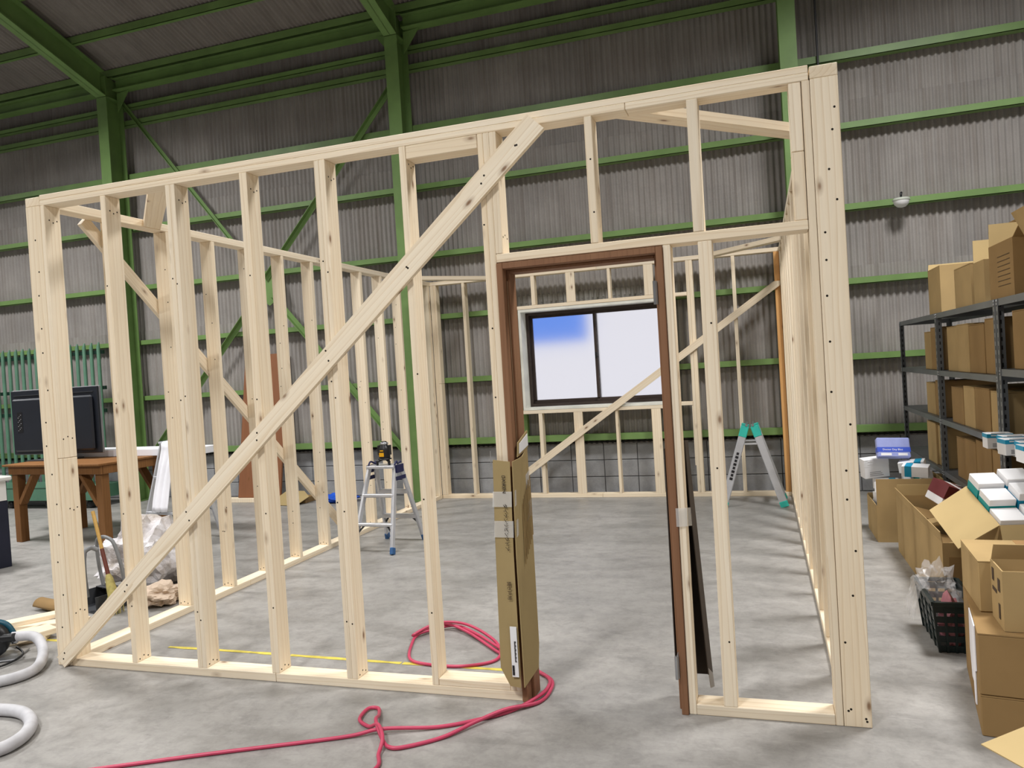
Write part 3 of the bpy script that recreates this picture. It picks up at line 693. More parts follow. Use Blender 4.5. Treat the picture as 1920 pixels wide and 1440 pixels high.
# laser level on the first ladder
LL = thing('laser_level', 'black laser level with a yellow label on top of the stepladder', 'tool', (.645,2.92,.747))
for k in range(3):
    a = PI/2+k*2*PI/3; d = Vector((math.cos(a), math.sin(a), 0))
    MB().bar(d*.02+Vector((0,0,.05)), d*.07+Vector((0,0,.03)), .02, .012, c=.002).tube([d*.07+Vector((0,0,.04)), d*.07+Vector((0,0,.0))], .011, 8).build('leg', M_BLACK, LL)
MB().lathe([(.045,.045),(.062,.05),(.062,.058),(.05,.062)], 20).build('base_ring', M_BLACK, LL)
MB().lathe([(.05,.062),(.052,.07),(.052,.14),(.046,.165),(.03,.185),(.03,.205),(.02,.215)], 20).build('body', M_BLACK, LL)
MB().lathe([(.036,.186),(.038,.19),(.038,.2),(.033,.206)], 20).build('top_ring', M_METAL, LL)
for s in (-1, 1): MB().box(s*.05-.012, s*.05+.012, -.02, .02, .09, .18, c=.004).build('lens_guard', M_BLACK, LL)
MB().box(-.026, .018, -.057, -.05, .08, .115).build('warning_label', M_YEL2, LL); MB().box(-.018, .014, -.056, -.049, .128, .138).build('name_strip', M_YEL2, LL)

# ------------------------------------------------------------------ hose, tape, offcuts on the floor
pA = [(.75,-1.2,.009),(1.283,-.929,.009),(1.674,-.729,.009),(2.147,-.498,.009),(2.298,-.42,.022),(2.524,-.334,.01),(2.682,-.228,.009),(2.793,-.125,.009),(2.875,.0,.02),(2.898,.12,.02),(2.86,.26,.01),(2.70,.40,.009)]
coil = [(2.52,.53,.009),(2.224,.80,.02),(2.042,.88,.03),(1.94,.74,.014),(1.96,.60,.009),(2.05,.385,.009),(2.18,.325,.009),(2.384,.333,.009),(2.53,.45,.01),(2.45,.66,.022),(2.2,.86,.042),(2.02,.84,.05),(1.93,.68,.028),(1.975,.78,.02),(2.1,.90,.018),(2.3,.76,.024),(2.56,.52,.02)]
pB = [(2.74,.36,.012),(2.88,.24,.011),(2.912,.12,.01),(2.892,-.02,.01),(2.778,-.15,.026),(2.677,-.285,.02),(2.584,-.415,.009),(2.462,-.522,.009),(2.399,-.543,.012),(2.345,-.5,.02),(2.258,-.39,.042),(2.222,-.296,.02),(2.175,-.215,.012),(2.129,-.229,.012),(2.145,-.335,.012),(2.222,-.39,.012),(2.29,-.43,.045),(2.357,-.519,.036),(2.38,-.6,.012),(2.42,-.72,.009),(2.30,-.95,.009)]
tag(MB().tube(spline(pA+coil+pB, 9), .0085, 8).build('air_hose', M_RED), 'pink red air hose looping across the floor around the door jamb', 'hose')
tapeN = 0
for a, b in ((-.58,-.36), (.47,1.30), (1.32,2.02), (2.03,2.72)):
    n = 24; vs = []; fs = []
    for i in range(n+1):
        x = a+(b-a)*i/n; yy = .345+.008*math.sin(x*2.1); w_ = .019*(.75+.35*noise.noise(Vector((x*9, 3, 1))))
        vs += [(x, yy-w_, .0015+.002*abs(noise.noise(Vector((x*7,1,2))))), (x, yy+w_, .0015)]
    fs = [(2*i, 2*i+2, 2*i+3, 2*i+1) for i in range(n)]
    o = pydata('floor_tape', vs, fs, M_YEL); mo = o.modifiers.new('s', 'SOLIDIFY'); mo.thickness = .001
    tag(o, 'strip of worn yellow marking tape stuck to the concrete floor', 'tape', 'yellow tape strips on the floor')
def offcut(label, c, L, w, t_, rz, z, tilt=0, roll=0):
    vs, fs = chamfer(w, t_, L, .002); me = bpy.data.meshes.new('timber_offcut'); me.from_pydata(vs, [], fs); me.materials.append(M_WOOD)
    o = link('timber_offcut', me, None, None, (c[0], c[1], z)); o.rotation_euler = (PI/2+tilt, roll, rz); return tag(o, label, 'wood', 'timber offcuts by the corner post')
offcut('long pale timber offcut lying on top of the floor pile', (-.95,.42,0), .78, .105, .03, -.62, .047)
offcut('short square timber offcut block resting on the pile', (-.57,.31,0), .24, .19, .035, -.35, .049)
offcut('timber offcut at the bottom of the pile beside the tape', (-.70,.22,0), .5, .105, .03, -1.0, .016)
offcut('timber offcut at the back of the pile beside the corner post', (-.72,.56,0), .5, .105, .03, -1.15, .0165)
offcut('thin timber offcut tucked under the long one', (-1.15,.28,0), .45, .09, .028, -.5, .0155)
# curled cardboard by the post
vs = []; fs = []; n = 14
for i in range(n+1):
    a = -.5+i/n*3.6; r = .045+.012*i/n; vs += [(-.2, r*math.cos(a), .058+r*math.sin(a)), (.22, r*math.cos(a), .058+r*math.sin(a))]
fs = [(2*i, 2*i+1, 2*i+3, 2*i+2) for i in range(n)]
o = pydata('curled_cardboard', vs, fs, M_CARD2, None, (-1.0,.86,-.0345), (0,0,-.25), True); o.modifiers.new('s', 'SOLIDIFY').thickness = .004
tag(o, 'curled scrap of brown cardboard on the floor behind the corner post', 'cardboard')

# circular saw and dust hose
SW_ = thing('circular_saw', 'teal and black circular saw lying on the floor beside the grey hose', 'saw', (-.50,.02,0), .5)
MB().box(-.16, .14, -.1, .1, .004, .014, c=.003).build('base_plate', M_METAL, SW_)
MB().lathe([(.02,-.035),(.1,-.03),(.105,-.01),(.105,.02),(.09,.03)], 22, 0, Matrix.Translation((-.02,-.02,.115)) @ Matrix.Rotation(PI/2, 4, 'X')).build('blade_guard', M_BLACK, SW_)
MB().lathe([(.03,0),(.052,.01),(.055,.12),(.045,.14),(.02,.145)], 18, 0, Matrix.Translation((-.02,.0,.11)) @ Matrix.Rotation(-PI/2, 4, 'X')).build('motor', M_SAWT, SW_)
MB().tube(spline([(-.15,.03,.1),(-.12,.03,.19),(-.03,.03,.215),(.05,.03,.19),(.09,.03,.12)], 6), .017, 10).build('handle', M_SAWT, SW_)
MB().tube([(.06,-.05,.13),(.13,-.07,.135)], .026, 12).build('dust_port', M_BLACK, SW_)
MB().lathe([(.0,0),(.02,.002),(.02,.02),(.0,.022)], 12, 0, Matrix.Translation((.07,.07,.06))).build('knob', M_METAL, SW_)
MB().tube(spline([(.1,.02,.05),(.16,-.05,.02),(.1,-.2,.012),(-.1,-.32,.012),(-.4,-.4,.012)], 6), .006, 6).build('power_cable', M_BLACK, SW_)
hp = [(-.39,.035,.13),(-.28,.09,.12),(-.17,.05,.07),(-.06,-.06,.036),(.0,-.17,.03),(-.02,-.28,.03),(-.12,-.37,.03),(-.35,-.5,.03),(-.3,-.66,.03),(.0,-.66,.03),(.25,-.61,.03),(.43,-.6,.03),(.57,-.655,.03),(.67,-.745,.03),(.72,-.85,.03),(.70,-.95,.03),(.55,-1.12,.03),(.3,-1.3,.03)]
tag(MB().tube(spline(hp, 10), .029, 14).build('dust_hose', M_HOSE), 'thick grey dust hose curving over the floor from the saw', 'hose')

# ------------------------------------------------------------------ dustpan, broom, bag
DP = thing('dustpan', 'grey upright dustpan with a hoop handle behind the corner post', 'dustpan', (-.70,.98,0), -.25)
mb = MB(); mb.box(-.15, .15, -.12, .12, 0, .006).box(-.15, .15, .114, .12, .006, .13).box(-.15, -.144, -.12, .114, .006, .12).box(.144, .15, -.12, .114, .006, .12).box(-.15, .15, .05, .12, .12, .126); mb.build('pan', M_DKGREY, DP)
MB().tube(spline([(-.13,.1,.1),(-.145,.08,.3),(-.11,.06,.46),(-.03,.05,.5),(.05,.05,.5),(.11,.06,.46),(.15,.08,.3),(.16,.1,.1)], 6), .013, 10).build('hoop_handle', M_GREYPL, DP)
MB().tube(spline([(.0,-.1,.1),(-.02,-.1,.25),(-.04,-.08,.4),(-.02,-.04,.44),(.0,-.0,.42)], 6), [.02]*13+[.016]*12, 10).build('grip', M_GREYPL, DP)
BR = thing('hand_broom', 'bamboo handled straw broom leaning by the dustpan', 'broom', (-.50,.88,0))
a, b = Vector((.02,.0,.12)), Vector((-.22,.1,.70)); dr = (b-a).normalized()
MB().tube([a+(b-a)*.55, b], .0125, 10).build('handle', M_BAMBOO, BR); MB().tube([a+(b-a)*.25, a+(b-a)*.55], .014, 10).build('binding', plain('brown_binding', (104,52,40), .5), BR)
MB().tube([a+(b-a)*.25, a+(b-a)*.2, a+(b-a)*.14, a+(b-a)*.08, a], [.016,.026,.03,.034,.036], 12).build('bound_head', M_STRAW, BR)
mb = MB()
for i in range(40):
    an = random.uniform(0, 2*PI); r0 = random.uniform(0, .03); r1 = r0*2.0+.01; o0 = Vector((math.cos(an)*r0, math.sin(an)*r0, 0)); o1 = Vector((math.cos(an)*r1+.02, math.sin(an)*r1-.01, 0))
    mb.tube([a+o0+Vector((0,0,.01)), a*.45+o1, Vector((o1.x*1.1, o1.y*1.1, .003))], .0035, 4)
q = mb.build('bristles', M_STRAW, BR); q['kind'] = 'stuff'
def blob(name, c, r, sub, amp, freq, mat, seed, flat=.0, crease=True):
    bm = bmesh.new(); bmesh.ops.create_icosphere(bm, subdivisions=sub, radius=1)
    for v_ in bm.verts:
        p = v_.co.copy(); q_ = p*freq+Vector((seed,)*3)
        d = 1+amp*noise.noise(q_)+amp*.6*abs(noise.noise(q_*2.6))+amp*.3*noise.noise(q_*6)
        p = p*d; p = Vector((p.x*r[0], p.y*r[1], p.z*r[2])); v_.co = p
    for v_ in bm.verts: v_.co.z = max(v_.co.z, -r[2]*.92+.004*math.sin(v_.co.x*40))
    me = bpy.data.meshes.new(name); bm.to_mesh(me); bm.free(); me.materials.append(mat)
    zmin = min(v_.co.z for v_ in me.vertices); return link(name, me, None, None, (c[0], c[1], c[2]-zmin))
o = blob('rubbish_bag', (-.80,1.56,0), (.30,.30,.26), 4, .5, 2.0, M_FOIL, 3.1); tag(o, 'crumpled silvery white bag slumped on the floor behind the studs', 'bag')
o = blob('crumpled_paper', (-.27,1.12,0), (.13,.13,.07), 4, .55, 1.9, plain('brown_paper', (206,186,166), .8), 9.4); tag(o, 'crumpled brown wrapping paper in front of the silvery bag', 'paper')
# ------------------------------------------------------------------ work table and what stands on it
TB = thing('work_table', 'brown wooden work table with angled leg braces', 'table', (-3.12,3.2,0), -.1)
tw, td, th = 1.50, .92, .85
def tpart(name, x0, x1, y0, y1, z0, z1): 
    vs, fs = chamfer(*( (x1-x0, y1-y0, z1-z0)), .003); return pydata(name, vs, fs, M_WOODT, TB, ((x0+x1)/2, (y0+y1)/2, (z0+z1)/2))
tpart('table_top', -tw/2, tw/2, -td/2, td/2, th-.022, th)
for y in (-td/2+.04, td/2-.06): tpart('apron', -tw/2+.04, tw/2-.02, y, y+.022, th-.11, th-.0225)
for x in (-tw/2+.02, tw/2-.042): tpart('apron', x, x+.022, -td/2+.064, td/2-.062, th-.11, th-.0225)
for sx in (-1, 1):
    for sy in (-1, 1):
        x, y = sx*(tw/2-.10), sy*(td/2-.11); tpart('leg', x-.045, x+.045, y-.045, y+.045, 0, th-.1105 if 0 else th-.0225)
        MB().bar((x-sx*.045, y, .42), (x-sx*.32, y, th-.06), .04, .085, (0,1,0)).build('leg_brace', M_WOODT, TB)
TV = thing('television', 'large black television turned to show its back on the brown table', 'television', (-3.60,3.24,.85), -.03)
MB().box(-.66, .66, .02, .045, .06, .80, c=.006).build('screen_bezel', M_GREYPL, TV)
vs = []; mb = MB(); mb.box(-.655, .655, -.005, .0195, .065, .795, c=.006); mb.box(-.6, .6, -.045, -.005, .1, .70, c=.02); mb.build('back_shell', M_TV, TV)
MB().box(-.6, .6, -.012, -.004, .735, .742).build('vent_groove', M_DKGREY, TV)
MB().box(-.52, -.44, -.047, -.044, .32, .55).build('port_panel', M_BLACK, TV)
q = MB()
for i in range(12): q.box(-.51+.02*(i % 3), -.5+.02*(i % 3)+.004*(i % 2), -.0485, -.0465, .34+.016*i, .346+.016*i)
q = q.build('port_labels', M_GREYP, TV); q['kind'] = 'stuff'
MB().box(-.06, .06, -.02, .02, .012, .1, c=.004).build('stand_neck', M_BLACK, TV)
MB().prism([(-.3,-.14,.001),(.3,-.14,.001),(.26,.12,.001),(-.26,.12,.001)], (0,0,.012)).build('stand_base', M_DKGREY, TV)
tag(MB().box(-.92, .92, -.15, .15, .0, .075, c=.004).build('foam_board', M_FOAM, None, (-2.65,3.49,.851), (0,0,-.06)), 'long white foam board lying across the back of the brown table', 'board')
# navy cabinet at the picture edge
NC = thing('cabinet', 'navy blue cabinet with a white top in front of the brown table', 'cabinet', (-3.25,1.75,0), -.2)
MB().box(-.42, .42, -.3, .3, 0, .80, c=.004).build('body', M_NAVY, NC); MB().box(-.46, .47, -.33, .33, .801, .845, c=.012).build('worktop', M_MARB, NC)
MB().box(.421, .428, .05, .29, .62, .80).build('side_trim', M_MARB, NC)
for i in range(5): MB().box(.4205, .455, .03+.055*(i % 2)+.03*(i//2), .075+.055*(i % 2)+.03*(i//2), .66-.075*(i//2)-.02*(i % 2), .725-.075*(i//2)-.02*(i % 2), c=.003).build('wood_block', M_WOODO, NC)
# green bar rack against the wall
GR = thing('bar_rack', 'dark green steel rack of tall upright bars against the corrugated wall', 'rack', (-6.15,5.12,0))
for i in range(21):
    x = -1.25+i*.128; MB().tube([(x,-.04,.1),(x+.015,-.04,2.22),(x+.02,-.03,2.28)], [.024,.024,.008], 8).build('bar', M_DGREEN, GR)
for z, y in ((2.12,.02), (1.62,.02), (1.3,-.0), (.55,.02)): MB().box(-1.4, 1.35, y-.02, y+.02, z, z+.05).build('rail', plain('rack_rail_green', (30,58,48), .6) if z != .55 else M_DGREEN, GR)
MB().box(-1.4, 1.36, -.35, .2, .12, .3).box(-1.4,1.36,-.36,-.33,.3,.38).build('base_tray', M_DGREEN, GR)
for x in (-1.3, -.2, .5, 1.25): MB().lathe([(.02,-.03),(.06,-.03),(.06,.03),(.02,.03)], 14, 0, Matrix.Translation((x,-.25,.06)) @ Matrix.Rotation(PI/2, 4, 'Y')).build('castor', M_BLACK, GR)
MB().tube([(-1.15,-.42,.1),(-1.22,-.42,2.4)], .024, 8).build('front_post', plain('light_green_steel', (112,150,112), .5), GR)
# brown board leaning on the wall, pallet strip, flat cardboard, tarp
o = MB().box(-.33, .33, -.015, .015, 0, 1.93, c=.002).build('door_panel', M_BOARD, None, (-2.46,5.25,.0575), (-.182,0,.0)); tag(o, 'reddish brown panel leaning upright against the corrugated wall', 'panel')
o = MB().box(-.62, .5, -.06, .06, 0, .055, c=.003).build('timber_batten', M_WOOD, None, (-2.45,5.25,0)); tag(o, 'timber batten on the floor under the reddish brown panel', 'wood')
o = MB().prism([(-.33,.02,.0),(.10,.0,.0),(.17,.22,.0),(.02,.36,.0),(-.25,.37,.0)], (0,0,.006)).build('flat_cardboard', M_CARD3, None, (-1.80,4.93,.0005), (.372,0,0)); tag(o, 'flattened sheet of cardboard lying by the block footing', 'cardboard')
o = MB().box(-.14,.12,-.12,.12,0,.072,c=.004).build('cardboard_pad', M_CARD2, None, (-1.79,5.235,0)); tag(o, 'dark cardboard pad under the flattened sheet by the footing', 'cardboard')
o = blob('tarp', (-1.26,5.22,0), (.24,.15,.055), 3, .6, 1.9, M_BLUE, 5.5); tag(o, 'crumpled bright blue tarp on the floor by the block footing', 'tarp')
# wall lamp
WL = thing('wall_lamp', 'small white dome lamp on a black arm fixed to the green girt', 'lamp', (5.40,5.53,3.04))
MB().lathe([(.0,-.085),(.04,-.075),(.07,-.045),(.078,-.012),(.076,0)], 20, 0, Matrix.Translation((0,-.09,-.0))).build('dome', M_WHITE, WL)
MB().lathe([(.082,-.012),(.086,0),(.07,.014),(.02,.02)], 20, 0, Matrix.Translation((0,-.09,0))).build('rim', plain('lamp_rim', (190,196,184), .5), WL)
MB().tube(spline([(0,-.09,.015),(0,-.088,.06),(.01,-.06,.075),(.015,.0,.06)], 5), .011, 8).build('arm', M_BLACK, WL)

# ------------------------------------------------------------------ storage racks
def rack(label, y0, ys, zt, levels, x0=5.25, dp=.45, group=None):
    """ys: offsets of the upright pairs along the front"""
    R_ = thing('storage_rack', label, 'rack', (x0, y0, 0)); L = ys[-1]
    for y in ys:
        for x in (0, dp):
            mb = MB(); s = -1 if x else 1
            mb.box(x if s > 0 else x-.04, x+.04 if s > 0 else x, y-.0015, y+.0015, 0, zt).box(x-.0015, x+.0015, y, y+.04 if y < L else y+.0015, 0, zt) if y < L else mb.box(x if s > 0 else x-.04, x+.04 if s > 0 else x, y-.0015, y+.0015, 0, zt).box(x-.0015, x+.0015, y-.04, y, 0, zt)
            up = mb.build('upright', M_STEELG, R_)
            sl = MB(); yc = y+.02 if y < L else y-.02
            for k in range(int(zt/.05)):
                z = .03+k*.05; sl.box(x-.0022, x-.0014, yc-.004, yc+.004, z, z+.024)
                if s > 0: sl.box(x+.018, x+.026, y-.0024, y-.0014, z, z+.024)
            q = sl.build('slots', M_DARKG, up); q['kind'] = 'stuff'
    for z in levels:
        for a, b in zip(ys[:-1], ys[1:]):
            mb = MB(); mb.box(.003, dp-.003, a+.003, b-.003, z-.004, z).box(.002, .005, a+.003, b-.003, z-.04, z).box(dp-.005, dp-.002, a+.003, b-.003, z-.04, z).box(.005, dp-.005, a+.003, a+.006, z-.04, z).box(.005, dp-.005, b-.006, b-.003, z-.04, z)
            sh = mb.build('shelf', M_STEELG, R_)
            bo = MB()
            for yb in (a+.02, b-.02):
                for dz in (-.012, -.03): bo.lathe([(.006,0),(.006,.003),(.003,.004)], 8, 0, Matrix.Translation((-.0015, yb, z+dz)) @ Matrix.Rotation(-PI/2, 4, 'Y'))
            q = bo.build('bolts', M_METAL, sh); q['kind'] = 'stuff'
    return R_
LV = (.12, .55, .955, 1.33, 1.775)
rack('grey slotted steel rack of two bays near the corrugated wall full of boxes', 1.77, (0, 1.58, 3.22), 1.775, LV)
rack('grey slotted steel rack next to the two bay rack carrying white cartons', .62, (0, 1.13), 1.775, (.12, .5, .925, 1.37, 1.775))

def cbox(label, x, y, z, w, d, h, mat=M_CARD, rz=0.0, group=None, name='cardboard_box', seam=True):
    """closed or plain cardboard box; x,y centre, z base"""
    B = thing(name, label, 'box', (x, y, z), rz, group)
    vs, fs = chamfer(w, d, h-.006, .004); pydata('body', vs, fs, mat, B, (0, 0, (h-.006)/2))
    for s in (-1, 1):
        MB().box(-w/2 if s < 0 else .001, -.001 if s < 0 else w/2, -d/2, d/2, h-.006, h-.001).build('top_flap', mat, B)
    if seam: MB().box(-.024, .024, -d/2-.0008, d/2+.0008, h-.0015, h).box(-.024, .024, -d/2-.001, -d/2, h-.09, h).build('packing_tape', plain('brown_tape', (176,136,84), .4), B)
    return B
def obox(label, x, y, z, w, d, h, flaps=(), mat=M_CARD, rz=0.0, inner=None, group=None, name='open_box', cut=None, prints=True):
    """open box; flaps: (side, angle outwards from upright, length)"""
    B = thing(name, label, 'box', (x, y, z), rz, group); t_ = .005; inner = inner or M_CARDIN
    mb = MB(); mb.box(-w/2, w/2, -d/2, d/2, 0, t_); hh = {'-x': h, '+x': h, '-y': h, '+y': h}
    if cut: hh.update(cut)
    mb.box(-w/2, -w/2+t_, -d/2, d/2, t_, hh['-x']).box(w/2-t_, w/2, -d/2, d/2, t_, hh['+x']).box(-w/2+t_, w/2-t_, -d/2, -d/2+t_, t_, hh['-y']).box(-w/2+t_, w/2-t_, d/2-t_, d/2, t_, hh['+y'])
    mb.build('body', mat, B)
    for side, ang, L in flaps:
        e = {'-x': Vector((-1,0,0)), '+x': Vector((1,0,0)), '-y': Vector((0,-1,0)), '+y': Vector((0,1,0))}[side]
        half = (w if e.x else d)/2; wid = (d if e.x else w)/2-.003; hz = hh[side]; a = math.radians(ang)
        hinge = e*(half-t_/2)+Vector((0,0,hz)); out = e*math.sin(a)+Vector((0,0,math.cos(a))); al = Vector((-e.y, e.x, 0)); nn = out.cross(al)
        p = [hinge-al*wid, hinge+al*wid, hinge+al*(wid-.006)+out*L, hinge-al*(wid-.006)+out*L]
        MB().prism([v_-nn*.002 for v_ in p], nn*.004).build('flap', inner if ang > 60 or side == '+y' else mat, B)
    return B
def printed(B, pts, ext, mat=M_PRINT):
    MB().prism(pts, ext).build('print', mat, B)

# boxes on the rack shelves
G1 = 'cardboard boxes on the grey rack shelves'; LS = 'plain brown cardboard box standing on the %s'; LN = {.12: 'bottom shelf of a grey rack', .55: 'second lowest shelf of the two bay rack', .955: 'middle shelf of the two bay rack', 1.33: 'shelf below the top of the two bay rack', 1.37: 'upper shelf of the rack with white cartons', .5: 'shelf under the row of white cartons'}
rnd = random.Random(4)
def shelf_row(ya, yb, z, hmax, wid=(.25,.36), x0=5.27, dp=.40):
    y = ya
    while True:
        w_ = rnd.uniform(*wid)
        if y+w_ > yb: break
        h_ = hmax*rnd.uniform(.84,.98); cbox(LS % LN.get(z, 'shelf'), x0+dp/2+rnd.uniform(0,.02), y+w_/2, z+.0005, dp, w_-.006, h_, rnd.choice((M_CARD2, M_CARD, M_CARD2)), 0, G1, seam=False); y += w_
for (ya, yb) in ((1.84, 3.31), (3.42, 4.2)):
    for z, h_ in ((.12,.36), (.55,.35), (.955,.31), (1.33,.37)): shelf_row(ya, yb if z > .3 else yb, z, h_)
for z, h_ in ((.12,.32), (1.37,.36)): shelf_row(.68, 1.70, z, h_)
shelf_row(.68, 1.70, .5, .36)
# boxes on top of the racks
ZT = 1.776
B = obox('tall open brown box at the far end of the rack top', 5.53, 3.60, ZT, .46, .44, .37, (('+y', 10, .05),), M_CARD)
B = obox('open brown box with a raised flap in the middle of the rack top', 5.39, 2.20, ZT, .22, .25, .265, (('+y', 8, .15),), M_CARD)
cbox('plain brown box behind the one with a raised flap on the rack top', 5.39, 2.62, ZT, .22, .44, .28, M_CARD)
B = obox('big open brown box with a pale flap and printed lines on the rack top', 5.395, 1.73, ZT, .23, .46, .32, (('+y', 6, .14), ('-y', 60, .12)), M_CARD2)
for i in range(7): printed(B, [(-.116,-.17,.07+.028*i), (-.116,.06,.07+.028*i), (-.116,.06,.073+.028*i), (-.116,-.17,.073+.028*i)], (-.001,0,0))
B = obox('open brown box with raised flap next to the printed box on the rack top', 5.53, 1.09, ZT, .46, .5, .28, (('+y', 6, .2), ('-x', 25, .16)), M_CARD)
B = cbox('large brown carton lying at the back of the rack top', 5.61, 2.14, ZT, .18, 1.24, .50, M_CARD2)
o = MB().box(-.09, .2, -.72, .66, 0, .012).build('cardboard_sheet', M_CARD2, None, (5.60,2.12,2.2762)); o.rotation_euler = (0, .0, .03); tag(o, 'flat dark cardboard sheet laid over the boxes on the rack top', 'cardboard')

# white cartons
def carton(x, y, z, w, d, h, rot, label, group, bandm=M_TEAL, band=(.45,1.0), name='medicine_carton', prints=True):
    C_ = thing(name, label, 'carton', (x, y, z), 0, group); C_.rotation_euler = rot
    vs, fs = chamfer(w, d, h, .002); pydata('body', vs, fs, M_WHITE, C_, (0,0,h/2))
    e = .0006; MB().box(-w/2-e, w/2+e, -d/2-e, d/2+e, h*band[0], h*band[1]-.004).build('band', bandm, C_)
    if prints:
        mb = MB()
        for k in range(3): mb.box(-w*.3, w*.25-.01*k, -d/2-.0016, -d/2, h*(.12+.09*k), h*(.12+.09*k)+.005)
        q = mb.build('print', M_GREYP, C_); q['kind'] = 'stuff'
        mb = MB()
        for k in range(2): mb.box(-w*.35, w*.2, -d/2-.0018, -d/2-.0004, h*(band[0]+.12+.14*k), h*(band[0]+.12+.14*k)+.006)
        q = mb.build('band_lettering', M_WHITE, C_); q['kind'] = 'stuff'
    return C_
# open box of cartons
BA = obox('open brown cardboard box heaped with white cartons beside the timber corner post', 4.99, 3.55, 0, .48, .56, .50, (), M_CARD, 0, cut={'-x': .29, '+y': .30})
gA = 'white cartons heaped in the open box'; lA = 'white carton with teal band heaped in the open box'
r2 = random.Random(11)
from mathutils import Euler
placed = []
def obb(c, dims, rot):
    m = Euler(rot).to_matrix(); return (Vector(c), [m.col[k].copy() for k in range(3)], [d/2 for d in dims])
def hits(A, B):
    T_ = B[0]-A[0]
    if T_.length > Vector(A[2]).length+Vector(B[2]).length: return False
    ax = A[1]+B[1]+[p.cross(q) for p in A[1] for q in B[1]]
    for n_ in ax:
        if n_.length < 1e-5: continue
        n_ = n_.normalized()
        if abs(T_.dot(n_)) > sum(h*abs(u.dot(n_)) for u, h in zip(A[1], A[2]))+sum(h*abs(u.dot(n_)) for u, h in zip(B[1], B[2]))+.0016: return False
    return True
def extent(O, k): return sum(h*abs(u[k]) for u, h in zip(O[1], O[2]))
def drop(x, y, z, dims, rot):
    """lowest free height for a carton with its middle at x, y"""
    while True:
        O = obb((x, y, z), dims, rot)
        if not any(hits(O, p) for p in placed): placed.append(O); return z
        z += .002
def put(c, dims, rot, bandm, lab=lA, gr=gA, band=(.62,.9)):
    off = Euler(rot).to_matrix() @ Vector((0,0,dims[2]/2)); return carton(c[0]-off.x, c[1]-off.y, c[2]-off.z, *dims, rot, lab, gr, bandm, band)
for i in range(3):
    for j in range(3):
        c = (4.84+.15*i, 3.37+.18*j, .007+.075); d_ = (.14,.17,.15); placed.append(obb(c, d_, (0,0,0)))
        put(c, d_, (0,0,0), (M_TEAL, M_TEAL2)[(i+j) % 2])
for lay, rows_ in enumerate(((3.36,3.49,3.62,3.74), (3.36,3.52,3.68), (), (3.36,3.52))):
    for y in rows_:
        for x in ((4.88, 5.10) if lay != 3 else (5.06,)):
            rot = (PI/2+r2.uniform(-.12,.12), r2.uniform(-.14,.14), r2.choice((-1,1))*PI/2+r2.uniform(-.45,.45)); d_ = (.105,.085,.19)
            yy = min(max(y, 3.29+extent(obb((0,0,0), d_, rot), 1)), 3.80-extent(obb((0,0,0), d_, rot), 1)); z = drop(x, yy, .205, d_, rot)
            put((x, yy, z), d_, rot, r2.choice((M_TEAL, M_TEAL, M_TEAL2)))
rot = (.1,-.08,.25); z = drop(4.80, 3.68, .34, (.2,.1,.16), rot); put((4.80,3.68,z), (.2,.1,.16), rot, M_WHITE, 'large plain white carton at the wall side of the heap', 'big white cartons')
rot = (-.35,.04,.1); z = drop(4.93, 3.56, .45, (.25,.06,.165), rot); off = Euler(rot).to_matrix() @ Vector((0,0,.0825))
C_ = thing('blue_packet', 'lilac blue packet with a dark blue stripe on top of the carton heap', 'packet', (4.93-off.x,3.56-off.y,z-off.z)); C_.rotation_euler = rot
vs, fs = chamfer(.25,.06,.165,.008); pydata('body', vs, fs, M_LILAC, C_, (0,0,.0825)); MB().box(-.1255,.1255,-.031,.031,.045,.085).build('stripe', M_BLUEP, C_); MB().box(-.1,-.02,-.032,.0,.015,.035).build('white_patch', M_WHITE, C_); MB().box(.03,.1,-.032,.0,.015,.035).build('white_patch', M_WHITE, C_)
text_mesh('lettering', 'Doctor Day Blue', .022, M_WHITE, C_, rotM((1,0,0), (0,0,1), (-.085,-.0312,.058)))
# cartons on the second rack's shelf
for i in range(7):
    carton(5.20+.035*(i % 2), 1.645-.154*i, .926, .13, .10, .085, (0,0,.06*(i % 3)), 'white carton with blue flap in the row on the rack shelf', 'cartons in a row on the rack shelf', M_TEAL2, (.72,1.03))

# long box stuffed with flattened cardboard
BB = obox('long open brown box stuffed with flattened cardboard next to the crate', 5.035, 2.23, 0, .36, 1.54, .42, (('-x', 8, .06), ('+y', 0, .08)), M_CARD, 0)
printed(BB, [(-.15,-.7725,.2),(.1,-.7725,.2),(.1,-.7725,.34),(-.15,-.7725,.34)], (0,.002,0), M_CARD2)
for k, (y, a_, L_, z) in enumerate(((1.61,.24,.13,.27),(1.89,-.30,.14,.30),(2.18,.18,.14,.26),(2.47,-.22,.14,.33),(2.79,.28,.15,.31))):
    hw = .1752/math.cos(a_)                       # wedged between the two long sides
    o = MB().box(-hw, hw, -L_, L_, 0, .008).build('flattened_box', (M_CARD2, M_CARD)[k % 2], None, (5.035, y, z), (.06*(-1)**k, a_, 0)); tag(o, 'folded flat piece of cardboard stuffed in the long open box', 'cardboard', 'flattened cardboard in the long box')
C_ = thing('maroon_carton', 'open maroon and white carton on top of the long cardboard box', 'carton', (5.06,2.35,.466)); C_.rotation_euler = (.25,.35,.5)
vs, fs = chamfer(.22,.16,.14,.003); pydata('body', vs, fs, M_WHITE, C_, (0,0,.07)); MB().box(-.1105,-.03,-.0805,.0805,.05,.1405).build('maroon_band', M_MAROON, C_); MB().box(.02,.05,-.0805,.0805,0,.1405).build('maroon_band', M_MAROON, C_); MB().box(.055,.1,-.06,.06,.1395,.1408).build('opening', M_INK, C_)

